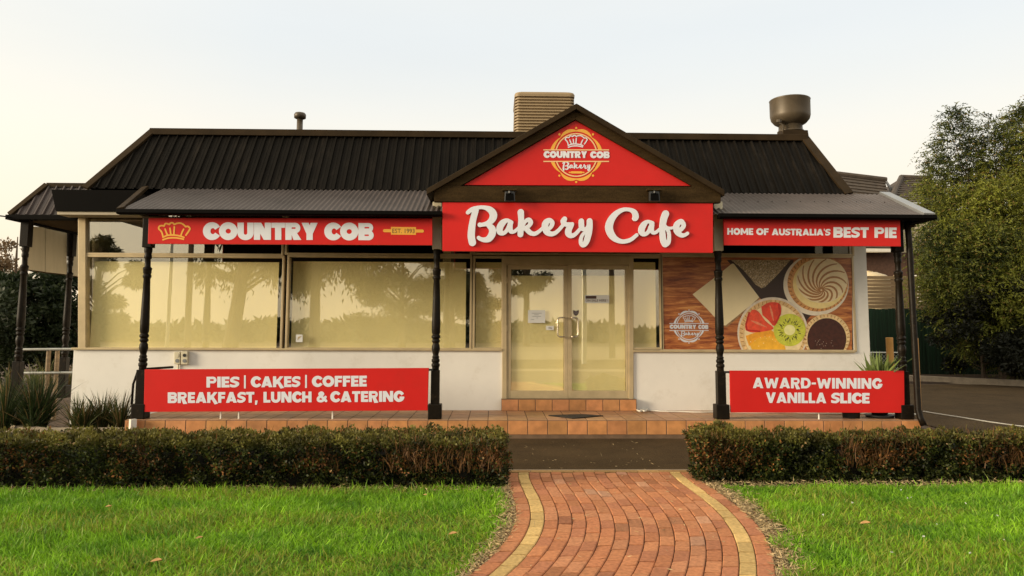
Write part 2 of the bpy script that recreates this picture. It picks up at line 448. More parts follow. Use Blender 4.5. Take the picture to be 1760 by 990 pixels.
def smooth_pts(pts, sub=6):
    P = [np.array(p, float) for p in pts]; out = []
    for i in range(len(P) - 1):
        p0 = P[max(i - 1, 0)]; p1 = P[i]; p2 = P[i + 1]; p3 = P[min(i + 2, len(P) - 1)]
        for k in range(sub):
            t = k / sub
            out.append(tuple(0.5 * (2 * p1 + (p2 - p0) * t + (2 * p0 - 5 * p1 + 4 * p2 - p3) * t * t + (3 * p1 - p0 - 3 * p2 + p3) * t ** 3)))
    out.append(tuple(P[-1])); return out

def sdf_mesh(mb, F, bx, step, Y, off, depth=0.0, mi=0):
    """mesh the inside of F (photo pixels) on the plane y = Y, lifted by off towards the street, with side walls of depth"""
    x0, y0, x1, y1 = bx
    nx = int((x1 - x0) / step) + 2; ny = int((y1 - y0) / step) + 2
    xs = x0 + np.arange(nx) * step; ys = y0 + np.arange(ny) * step
    X, Yy = np.meshgrid(xs, ys); Dv = F(X, Yy)
    ins = Dv < 0
    if not ins.any(): return mb
    vid = {}
    V = mb.v
    def vert(px, py):
        k = (round(px, 4), round(py, 4))
        i = vid.get(k)
        if i is None:
            p = at(px, py, Y); i = vid[k] = len(V); V.append((p.x, Y - off, p.z))
        return i
    def back(i):
        k = ('b', i); j = vid.get(k)
        if j is None:
            q = V[i]; j = vid[k] = len(V); V.append((q[0], q[1] + depth, q[2]))
        return j
    full = ins[:-1, :-1] & ins[:-1, 1:] & ins[1:, :-1] & ins[1:, 1:]
    anyc = ins[:-1, :-1] | ins[:-1, 1:] | ins[1:, :-1] | ins[1:, 1:]
    for j in range(ny - 1):
        i = 0; row = full[j]
        while i < nx - 1:
            if row[i]:
                k = i
                while k < nx - 1 and row[k]: k += 1
                mb.f.append((vert(xs[i], ys[j]), vert(xs[k], ys[j]), vert(xs[k], ys[j + 1]), vert(xs[i], ys[j + 1]))); mb.m.append(mi)
                i = k
            else: i += 1
    for j, i in np.argwhere(anyc & ~full):
        c = [(i, j), (i + 1, j), (i + 1, j + 1), (i, j + 1)]; poly = []; cross = []
        for a in range(4):
            p, q = c[a], c[(a + 1) % 4]; dp, dq = Dv[p[1], p[0]], Dv[q[1], q[0]]
            if dp < 0: poly.append(vert(xs[p[0]], ys[p[1]]))
            if (dp < 0) != (dq < 0):
                t = min(max(dp / (dp - dq), 0.02), 0.98)
                n = vert(xs[p[0]] + (xs[q[0]] - xs[p[0]]) * t, ys[p[1]] + (ys[q[1]] - ys[p[1]]) * t)
                poly.append(n); cross.append((n, dp < 0))
        if len(poly) >= 3:
            mb.f.append(tuple(poly)); mb.m.append(mi)
        if depth > 0:
            for a in range(len(cross)):
                if cross[a][1]:
                    n, k = cross[a][0], cross[(a + 1) % len(cross)][0]
                    if n != k:
                        mb.f.append((n, k, back(k), back(n))); mb.m.append(mi)
    return mb

def glyph(ch, w):
    """(width, shape) of one heavy capital; cap height 1, y up"""
    h = w * 0.82
    if ch == 'C':
        W = 0.9; return W, D(s_ell(.5, .5, .52, .52), s_ell(.55, .5, .5 - w, .5 - w * .9), s_poly([(.56, .5), (1.3, 1.0), (1.3, 0.0)]))
    if ch == 'G':
        W = 0.95; return W, U(D(s_ell(.5, .5, .52, .52), s_ell(.53, .5, .5 - w, .5 - w * .9), s_poly([(.56, .46), (1.2, .46), (1.3, .95)])), s_box(.55, .28, .97, .48))
    if ch == 'O':
        W = 1.02; return W, D(s_ell(.51, .5, .53, .52), s_ell(.51, .5, .51 - w, .5 - w))
    if ch == 'U':
        W = 0.92; return W, D(U(s_box(0, .36, W, 1), s_ell(W/2, .40, W/2, .42)), s_box(w, .4, W - w, 1.2), s_ell(W/2, .4, W/2 - w, .4 - h))
    if ch == 'N':
        W = 0.98; return W, U(s_box(0, 0, w, 1), s_box(W - w, 0, W, 1), s_poly([(0, 1), (w * 1.15, 1), (W, 0), (W - w * 1.15, 0)]))
    if ch == 'T':
        W = 0.78; return W, U(s_box(0, 1 - h, W, 1), s_box(W/2 - w/2, 0, W/2 + w/2, 1))
    if ch in 'PRBD':
        W = 0.86 if ch != 'D' else 0.95
        if ch == 'D':
            o = U(s_box(0, 0, W - .5, 1), s_ell(W - .5, .5, .5, .5)); return W, D(o, I(U(s_box(w, 0, W - .5, 1), s_ell(W - .5, .5, .5 - w, .5 - h)), s_box(w, h, W - w, 1 - h)))
        r = 0.31 if ch != 'B' else 0.27
        top = U(s_box(0, 1 - 2 * r, W - r, 1), s_ell(W - r, 1 - r, r, r))
        hr = max(r - h * .92, .045)
        hole = U(s_box(w, 1 - r - hr, W - r, 1 - r + hr), s_ell(W - r, 1 - r, hr, hr))
        if ch == 'P': return W, D(U(top, s_box(0, 0, w, 1)), hole)
        if ch == 'R': return W + .05, U(D(U(top, s_box(0, 0, w, 1)), hole), s_poly([(W*.36, .45), (W*.70, .50), (W + .06, 0 if w > .32 else -.07), (W - w * 1.1, 0 if w > .32 else -.10)]))
        r2 = 0.29; bot = U(s_box(0, 0, W - r2, 2 * r2), s_ell(W - r2 + .03, r2, r2, r2)); hr2 = max(r2 - h * .92, .045)
        return W + .02, D(U(top, bot, s_box(0, 0, w, 1)), hole, U(s_box(w, r2 - hr2, W - r2, r2 + hr2), s_ell(W - r2, r2, hr2, hr2)))
    if ch == 'Y':
        W = 0.92; return W, U(s_box(W/2 - w/2, 0, W/2 + w/2, .5), s_poly([(0, 1), (w * 1.12, 1), (W/2 + w/2, .36), (W/2 - w/2, .36)]), s_poly([(W, 1), (W - w * 1.12, 1), (W/2 - w/2, .36), (W/2 + w/2, .36)]))
    if ch == 'V':
        W = 1.0; return W, U(s_poly([(0, 1), (w * 1.15, 1), (W/2 + w*.5, 0), (W/2 - w*.5, 0)]), s_poly([(W, 1), (W - w * 1.15, 1), (W/2 - w*.5, 0), (W/2 + w*.5, 0)]))
    if ch == 'A':
        W = 1.04; return W, U(s_poly([(0, 0), (w * 1.1, 0), (W/2 + w*.55, 1), (W/2 - w*.55, 1)]), s_poly([(W, 0), (W - w * 1.1, 0), (W/2 - w*.55, 1), (W/2 + w*.55, 1)]), s_box(W*.26, .14, W*.74, .14 + h * .85))
    if ch == 'W':
        W = 1.42; q = W / 4; k = w * .48
        return W, U(*[s_poly([(a - k, ya), (a + k, ya), (b + k, yb), (b - k, yb)]) for a, ya, b, yb in ((k, 1, q + .04, 0), (W/2, .9, q + .04, 0), (W/2, .9, 3*q - .04, 0), (W - k, 1, 3*q - .04, 0))])
    if ch == 'M':
        W = 1.2; return W, U(s_box(0, 0, w, 1), s_box(W - w, 0, W, 1), s_poly([(0, 1), (w*1.1, 1), (W/2 + w*.4, .2), (W/2 - w*.4, .2)]), s_poly([(W, 1), (W - w*1.1, 1), (W/2 - w*.4, .2), (W/2 + w*.4, .2)]))
    if ch == 'I': return w, s_box(0, 0, w, 1)
    if ch == 'H':
        W = 0.9; return W, U(s_box(0, 0, w, 1), s_box(W - w, 0, W, 1), s_box(0, .5 - h/2, W, .5 + h/2))
    if ch == 'L': return .66, U(s_box(0, 0, w, 1), s_box(0, 0, .66, h))
    if ch in 'EF':
        W = .68; b = [s_box(0, 0, w, 1), s_box(0, 1 - h, W, 1), s_box(0, .5 - h * .45, W * .93, .5 + h * .45)]
        if ch == 'E': b.append(s_box(0, 0, W, h))
        return W, U(*b)
    if ch == 'K':
        W = .98; return W, U(s_box(0, 0, w, 1), s_poly([(w*.6, .42), (W - w*1.15, 1), (W, 1), (w*1.2, .25)]), s_poly([(w*.8, .62), (w*1.5, .78), (W + .06, -.06), (W - w * .9, -.15)]))
    if ch == 'S':
        W = .76; q = h / 2
        return W, I(s_stroke(smooth_pts([(W + .02, .83 - q*.2), (W*.72, 1 - q), (W*.42, 1 - q), (q*1.05, .86 - q), (q*1.2, .6), (W*.5, .5), (W - q*1.2, .40), (W - q*1.05, .14 + q), (W*.55, q), (W*.28, q), (-.02, .17 + q*.2)]), q), s_box(-.02, 0, W + .02, 1))
    if ch == '&':
        W = .86; return W, s_stroke(smooth_pts([(.86, .12), (.35, .62), (.30, .80), (.46, .88), (.58, .76), (.42, .58), (.16, .38), (.18, .16), (.45, .10), (.68, .26), (.80, .48)]), w * .40)
    if ch == '|': return .10, s_box(0, -.1, .10, 1.12)
    if ch == '-': return .42, s_box(0, .38, .42, .38 + h * .8)
    if ch == ',': return .26, s_poly([(.02, .2), (.26, .2), (.18, -.2), (.0, -.2)])
    if ch == "'": return .18, s_poly([(.0, 1.02), (.18, 1.02), (.14, .72), (.04, .72)])
    if ch == '.': return .2, s_box(0, 0, .2, .2)
    return .38, None
def text_sdf(s, w, gap, X0, Yb0, X1, Yb1, cap):
    """heavy capitals running from (X0, Yb0) to (X1, Yb1) on the baseline, cap pixels high"""
    xs, items = 0.0, []
    for ch in s:
        if ch == ' ': xs += .34; continue
        W, f = glyph(ch, w); items.append((xs, W, f)); xs += W + gap
    tot = xs - gap; k = (X1 - X0) / tot; sl = (Yb1 - Yb0) / (X1 - X0)
    def F(X, Y):
        out = np.full(X.shape, 1e9)
        for x, W, f in items:
            lx0, lx1 = X0 + (x - .15) * k, X0 + (x + W + .15) * k
            m = (X >= lx0) & (X <= lx1)
            if not m.any(): continue
            xx = X[m]; yy = Y[m]
            d = f((xx - X0) / k - x, (Yb0 + sl * (xx - X0) - yy) / cap) * cap
            out[m] = np.minimum(out[m], d)
        return out
    return F, (X0 - 2, min(Yb0, Yb1) - cap * 1.2, X1 + 2, max(Yb0, Yb1) + cap * .3)

SC_B = [  # "Bakery", crop pixels at 7.652 per photo pixel from (795, 345)
 [(172,128,42),(140,250,42),(122,360,46),(115,470,48),(130,552,48)],
 [(70,158,26),(130,115,28),(220,92,24),(300,96,28),(370,128,42),(406,190,50),(385,255,44),(330,300,33),(262,318,26),(228,320,30)],
 [(320,312,24),(385,365,44),(392,430,47),(350,500,43),(290,518,33),(235,505,26),(212,490,25)],
 [(640,290,28),(585,262,26),(530,292,40),(492,350,44),(490,410,40),(530,432,28),(572,405,25),(606,345,26),(630,290,32)],
 [(628,300,33),(622,360,36),(636,405,30),(668,412,24),(705,390,22),(745,350,20)],
 [(765,155,42),(770,250,38),(765,350,40),(760,445,38)],
 [(790,335,22),(828,272,24),(872,256,30),(894,290,32),(870,335,26),(822,365,26),(850,385,34),(890,425,31),(945,438,28),(1000,410,24),(1052,362,22)],
 [(1052,372,24),(1120,378,25),(1165,340,27),(1175,290,32),(1140,258,28),(1095,292,42),(1082,350,42),(1105,410,40),(1160,440,33),(1220,425,27),(1280,370,24),(1330,308,24)],
 [(1340,243,32),(1325,275,38),(1345,310,30),(1400,318,31),(1440,310,24)],
 [(1425,325,36),(1395,380,42),(1390,430,42),(1420,462,34),(1470,450,27),(1520,400,24),(1560,350,22)],
 [(1560,272,35),(1562,330,36),(1575,372,31),(1620,375,24),(1652,335,26)],
 [(1668,272,38),(1668,340,40),(1655,430,42),(1625,540,38),(1585,588,30),(1556,560,26),(1555,500,24),(1580,445,22),(1640,395,22)]]
SC_C = [  # "Cafe", crop pixels at 10.353 per photo pixel from (1025, 345)
 [(682,318,50),(694,290,54),(680,225,50),(630,180,40),(550,160,33),(465,167,37),(360,222,48),(272,320,60),(226,430,68),(226,520,68),(270,620,62),(345,692,50),(440,728,40),(530,723,38),(620,688,35),(710,615,32)],
 [(985,405,40),(910,375,30),(845,420,50),(802,500,57),(802,568,52),(850,602,38),(915,562,34),(955,480,36),(985,405,40)],
 [(985,440,40),(975,520,42),(1000,568,36),(1050,568,30),(1120,510,27)],
 [(1225,238,62),(1195,320,60),(1176,420,56),(1166,520,52),(1172,620,54),(1188,720,54),(1218,778,54)],
 [(1220,788,45),(1272,745,40),(1288,650,33),(1276,555,33),(1235,490,30)],
 [(1190,440,40),(1250,482,26),(1320,492,25),(1395,472,25)],
 [(1440,545,40),(1508,505,38),(1545,440,40),(1502,372,42),(1432,420,52),(1416,500,54),(1442,570,50),(1510,620,40),(1570,612,32),(1612,585,30)]]
def script_sdf(strokes, scale, ox, oy, sub=5):
    return U(*[s_stroke([(ox + p[0] * scale, oy + p[1] * scale, p[2] * scale) for p in smooth_pts(st, sub)]) for st in strokes])

def chef_hat(cx, cy, s, r):
    """outline of a baker's hat; crop pixels of the sign, s = photo pixels per crop pixel"""
    g = lambda pts: s_stroke([(cx + (x - 800) * s, cy + (y - 450) * s) for x, y in smooth_pts([(*p,) for p in pts], 5)], r)
    return U(g([(500,620),(480,520),(440,440),(378,375),(400,310),(460,290),(530,300)]), g([(530,300),(570,235),(620,235),(680,258)]), g([(680,258),(720,215),(775,215),(825,255)]),
             g([(825,255),(900,225),(1000,220),(1080,260),(1140,320)]), g([(1140,320),(1210,315),(1262,375),(1220,460),(1150,560)]),
             g([(560,390),(590,470),(630,570)]), g([(697,365),(712,460),(725,555)]), g([(822,325),(815,440),(805,555)]), g([(1085,395),(1045,470),(1005,575)]),
             g([(500,620),(640,565),(820,560),(980,585),(1095,625)]), g([(500,690),(650,645),(820,635),(960,650),(1080,675)]))
def badge(cx, cy, rx, ry):
    """scalloped plate ring of the emblem"""
    lob = []
    for a, q, r in [(R_(d), .56, .42) for d in (70, 110, 250, 290)] + [(0, .29, .71), (math.pi, .29, .71)]:
        lob.append(s_ell(cx + math.cos(a) * rx * q, cy + math.sin(a) * ry * q, rx * r, ry * r))
    band = s_box(cx - rx * 1.4, cy - ry * .20, cx + rx * 1.4, cy + ry * .235)
    scal = D(U(*lob), s_ell(cx, cy, rx * .855, ry * .855), band)
    ring = D(s_ell(cx, cy, rx * .80, ry * .80), s_ell(cx, cy, rx * .755, ry * .755), band)
    dots = U(*[s_ell(cx + math.cos(R_(d)) * rx * .985, cy + math.sin(R_(d)) * ry * .985, rx * .042, ry * .042) for d in (90, 130, 50, 270, 230, 310)])
    lines = U(s_box(cx - rx * 1.24, cy - ry * .205, cx + rx * 1.24, cy - ry * .165), s_box(cx - rx * 1.24, cy + ry * .215, cx + rx * 1.24, cy + ry * .255))
    return U(scal, dots), U(ring, lines)
def font_px(mb, body, x0, yb, x1, cap, Y, off, slope=0.0, mi=0, bold=0.0):
    """small plain lettering from the built-in font, as flat faces on the plane y = Y"""
    cu = bpy.data.curves.new('tmp', 'FONT'); cu.body = body; cu.fill_mode = 'FRONT'; cu.offset = bold; cu.resolution_u = 3
    ob = bpy.data.objects.new('tmp', cu); COL.objects.link(ob)
    me = bpy.data.meshes.new_from_object(ob.evaluated_get(bpy.context.evaluated_depsgraph_get()))
    bpy.data.objects.remove(ob); bpy.data.curves.remove(cu)
    if not len(me.vertices): return
    co = [v.co.copy() for v in me.vertices]
    mx = max(c.x for c in co); mn = min(c.x for c in co)
    hgt = 0.73
    vs_ = []
    for c in co:
        px = x0 + (c.x - mn) / (mx - mn) * (x1 - x0)
        p = at(px, yb + slope * (px - x0) - c.y / hgt * cap, Y); vs_.append((p.x, Y - off, p.z))
    mb.add(vs_, [tuple(p.vertices) for p in me.polygons], mi)
    bpy.data.meshes.remove(me)

# ================================================================== GROUND
YW, YD, YP = 12.1, 10.80, 10.97            # shop front, deck edge, post line
ZD = at(850, 705, YW).z                    # deck level
GZ = -0.03

def sheet(name, pts, z, m, kind='structure'):
    mb = MB(); mb.add([(p[0], p[1], z) for p in pts], [tuple(range(len(pts)))])
    o = mb.build(name, m); o['kind'] = kind; return o
sheet('ground', [(-400, -400), (400, -400), (400, 600), (-400, 600)], -0.06, M['soil'])
YK = ground(1000, 806).y                   # far edge of the path, near edge of the driveway
sheet('driveway', [(-8.2, YK + .02), (40, YK + .02), (40, 21.4), (7.2, 21.4), (7.2, YD + .1), (-8.2, YD + .1)], -0.045, M['asphalt'])
sheet('street', [(-120, -14.0), (120, -14.0), (120, -5.0), (-120, -5.0)], -0.05, M['asphalt'])
sheet('lawn_soil', [(-9, 2.0), (9, 2.0), (9, YK - .16), (-9, YK - .16)], -0.04, M['turf_soil'])
mb = MB(); mb.box((-9, YK - .13, -.06), (-.02, YK, .0)); mb.box((2.55, YK - .13, -.06), (12, YK, .0)); mb.box((-.02, YK - .06, -.06), (2.55, YK, -.003))
mb.build('kerb', M['concrete'], bevel=.01)['kind'] = 'structure'

# ---- curved brick path, every brick laid along the curve
Lin = [(908.8,812),(918,835),(928,862),(935,885),(933,908.6),(924,932),(905,955),(866,990)]
Rin = [(1150,810),(1189,843),(1223.7,870),(1250.7,901),(1264,928),(1269,955),(1270,990)]
gl_ = [ground(*p) for p in Lin]; gr_ = [ground(*p) for p in Rin]
def edge_fit(g, extra):
    y = np.array([p.y for p in g] + [e_[1] for e_ in extra]); x_ = np.array([p.x for p in g] + [e_[0] for e_ in extra])
    return np.polyfit(y, x_, 4)
pl = edge_fit(gl_, [(-.42, 3.6)]); pr = edge_fit(gr_, [(1.10, 3.6)])
PXL = lambda y: float(np.polyval(pl, y)); PXR = lambda y: float(np.polyval(pr, y))
BW = 0.115
NB = 13
def path_brick_rows():
    verts, faces, cols = [], [], []
    def row(u0, u1, kind, phase, length=.232):
        # u: 0..1 between inner edges, or metres outside when kind is edge
        y = 2.6 + phase
        while y < YK - .21:
            y1 = min(y + length, YK - .175); g = .0032
            if y1 - y < .04: break
            cs = []
            for yy in (y + g * 2.2, (y + y1) / 2, y1 - g * 2.2):
                cs.append((u0(yy) + g * .9, u1(yy) - g * .9, yy))
            zt = random.uniform(-.003, .003); b = len(verts)
            tl = random.uniform(-.0025, .0025)
            for (xa, xb, yy) in cs:
                verts.extend([(xa, yy, -.055), (xa, yy, zt - .006), (xa + .006, yy, zt + tl), (xb - .006, yy, zt - tl), (xb, yy, zt - .006), (xb, yy, -.055)])
            for k in range(2):
                for j in range(5):
                    faces.append((b + k*6 + j, b + k*6 + j + 1, b + (k+1)*6 + j + 1, b + (k+1)*6 + j))
            faces.append((b, b+1, b+2, b+3, b+4, b+5)); faces.append((b+12, b+17, b+16, b+15, b+14, b+13))
            if kind == 'y': c = np.array((.56, .38, .15)) * random.uniform(.78, 1.12)
            else:
                c = np.array(random.choice(((.44, .180, .083), (.46, .195, .092), (.425, .168, .079), (.45, .198, .100), (.385, .155, .080)))) * random.uniform(.88, 1.08) * (.76 if random.random() < .06 else 1.0)
            if random.random() < .015: c = c * .8 + np.array((.5, .42, .33)) * .2
            cols.extend([c] * 18)
            y = y1
    for k in range(NB):
        a, b_ = k / NB, (k + 1) / NB
        row(lambda y, a=a: PXL(y) + a * (PXR(y) - PXL(y)), lambda y, b_=b_: PXL(y) + b_ * (PXR(y) - PXL(y)), 'r', (k % 2) * .116 + random.uniform(-.02, .02))
    row(lambda y: PXL(y) - BW, PXL, 'y', .03); row(PXR, lambda y: PXR(y) + BW, 'y', .07)
    row(lambda y: PXL(y) - 2.05 * BW, lambda y: PXL(y) - BW, 'r', .1); row(lambda y: PXR(y) + BW, lambda y: PXR(y) + 2.05 * BW, 'r', .02)
    # header course of pale bricks against the driveway kerb
    xa = PXL(YK) - 2 * BW
    while xa < PXR(YK) + 2 * BW:
        xb = xa + .226; b = len(verts)
        verts.extend([(xa, YK - .17, -.055), (xb, YK - .17, -.055), (xb, YK - .065, -.055), (xa, YK - .065, -.055), (xa, YK - .17, 0), (xb, YK - .17, 0), (xb, YK - .065, 0), (xa, YK - .065, 0)])
        faces.extend([(b+4, b+5, b+6, b+7), (b, b+1, b+5, b+4), (b+1, b+2, b+6, b+5), (b+2, b+3, b+7, b+6), (b+3, b, b+4, b+7)])
        cols.extend([np.array((.42, .25, .10)) * random.uniform(.75, 1.1)] * 8); xa += .232
    me = bpy.data.meshes.new('path'); me.from_pydata(verts, [], faces); me.materials.append(M['brick']); set_cols(me, np.array(cols), 1)
    o = link_mesh('path', me); o['kind'] = 'structure'
path_brick_rows()
mb = MB(); ys_ = np.linspace(2.4, YK - .07, 40)
mb.add([(PXL(y) - 2.3 * BW, y, -.016) for y in ys_] + [(PXR(y) + 2.3 * BW, y, -.016) for y in ys_], [(i, i + 1, 41 + i, 40 + i) for i in range(39)])
mb.build('path_bed', M['joint'])['kind'] = 'structure'

# ---- lawn
def lawn(name, n, xr, inside, seed):
    r = np.random.default_rng(seed)
    P = np.stack([r.uniform(xr[0], xr[1], n), 3.4 + (YK - .85 - 3.4) * r.uniform(0, 1, n) ** 1.0, np.full(n, -.04)], 1)
    # only what the lens could see, with a margin
    P = P[np.abs(P[:, 0]) < .78 * P[:, 1] + .6]
    P = P[inside(P)]
    nz = vnoise(P, 2.2, seed); nz2 = .5 * vnoise(P, 4.0, seed + 1) + .5 * vnoise(P, 11.0, seed + 2)
    H = (.042 + .034 * nz + .018 * r.normal(size=len(P)) * .7).clip(.02, .12)
    lean = r.normal(size=(len(P), 3)) * .036; lean[:, 2] = -np.abs(lean[:, 2]) * .5
    lean[:, 0] += .01 * np.sin(P[:, 0] * 3)
    base = np.array((.275, .50, .020)); dark = np.array((.062, .19, .012)); pale = np.array((.34, .44, .08))
    t = (nz2 * .9 - .1 + r.uniform(0, 1, len(P)) * .45)[:, None].clip(0, 1)
    c = dark + (base - dark) * t
    c = c * r.uniform(.6, 1.55, (len(P), 1))
    yel = (vnoise(P, 3.0, seed + 7) > .57)[:, None] & (r.uniform(0, 1, (len(P), 1)) < .35); c = np.where(yel, np.array((.34, .36, .05)) * r.uniform(.6, 1.1, (len(P), 1)), c)
    k = (r.uniform(0, 1, len(P)) < .05)[:, None]; c = np.where(k, pale, c)
    H = H * (1 + .6 * (r.uniform(0, 1, len(P)) < .06))
    o = blade_mesh(name, P, lean, H, r.uniform(.0035, .0085, len(P)), c, M['grass'])
    o['kind'] = 'stuff'; return o
YH0 = ground(400, 838).y        # front foot of the hedges
def hl(P): return np.polyval(pl, P[:, 1]) - 2.05 * BW
def hr_(P): return np.polyval(pr, P[:, 1]) + 2.05 * BW
jit = lambda P, s: (vnoise(P, 7.0, s) - .5) * .12 + (vnoise(P, 25.0, s + 1) - .5) * .10
tag(lawn('grass', 190000, (-6.4, .3), lambda P: (P[:, 0] < hl(P) - .08 + jit(P, 5) + .10 * (P[:, 1] - 6.6).clip(-9, 0) * 0) & (P[:, 1] < YH0 - .04 + jit(P, 8) + .02), 3), 'lush bright green lawn left of the brick path', 'grass')
tag(lawn('grass', 190000, (1.4, 6.6), lambda P: (P[:, 0] > hr_(P) + .15 + jit(P, 6) * 1.6) & (P[:, 1] < YH0 + .14 + jit(P, 9)), 4), 'lush bright green lawn right of the brick path', 'grass')
# straw and litter along the path and under the hedges
def straw(n, seed, zone):
    r = np.random.default_rng(seed); P = zone(r, n); n = len(P)
    d = r.normal(size=(n, 3)); d[:, 2] = np.abs(d[:, 2]) * .25
    c = np.array((.58, .44, .24)) * r.uniform(.5, 1.2, (n, 1)); k = r.uniform(0, 1, n) < .14
    c[k] = np.array((.14, .075, .035)) * r.uniform(.6, 1.3, (k.sum(), 1))
    return P, d, r.uniform(.02, .065, n), r.uniform(.004, .010, n), c
def z_left(r, n):
    y = r.uniform(3.6, YH0 + .5, n); u = np.abs(r.normal(size=n)) * .075
    return np.stack([np.polyval(pl, y) - 2.07 * BW - u + .015, y, r.uniform(-.03, .005, n)], 1)
def z_right(r, n):
    y = r.uniform(3.6, YH0 + .5, n); u = np.abs(r.normal(size=n)) * .105
    return np.stack([np.polyval(pr, y) + 2.07 * BW + u - .015, y, r.uniform(-.03, .005, n)], 1)
def z_hedge(r, n):
    P = np.stack([r.uniform(-6, 6, n), YH0 - .02 + r.normal(size=n) * .09, r.uniform(-.03, .01, n)], 1); P[:, 1] += np.where(P[:, 0] > 1, .2, 0)
    return P[(P[:, 0] < np.polyval(pl, P[:, 1]) - .24) | (P[:, 0] > np.polyval(pr, P[:, 1]) + .24)]
def z_path(r, n):
    y = r.uniform(3.6, YK + 2.2, n); u = r.uniform(-.05, 1.05, n)
    return np.stack([np.polyval(pl, y.clip(0, YK)) + u * 1.5, y, np.where(y > YK, -.038, .006)], 1)
parts_ = [straw(4200, 1, z_left), straw(7000, 2, z_right), straw(7000, 3, z_hedge), [q[:170] for q in straw(170, 9, z_path)]]
parts_[3][3][:] *= .9
o = leaf_mesh('dry_litter', *[np.concatenate([p[i] for p in parts_]) for i in range(5)], M['leaf'])
tag(o, 'straw coloured dry grass and leaf litter along the path edges and hedge feet', 'litter', kind='stuff')

rr_ = np.random.default_rng(55); n_ = 24
fp = np.stack([rr_.uniform(1.8, 5.5, n_), rr_.uniform(4.6, 6.9, n_), rr_.uniform(.05, .08, n_)], 1); fp = fp[fp[:, 0] > np.polyval(pr, fp[:, 1]) + .5]; n_ = len(fp)
tag(leaf_mesh('clover_flowers', np.repeat(fp, 3, 0), rr_.normal(size=(n_ * 3, 3)), .011, .010, np.full((n_ * 3, 3), .62), M['leaf']), 'tiny white clover flowers scattered in the right lawn', 'flowers', kind='stuff')

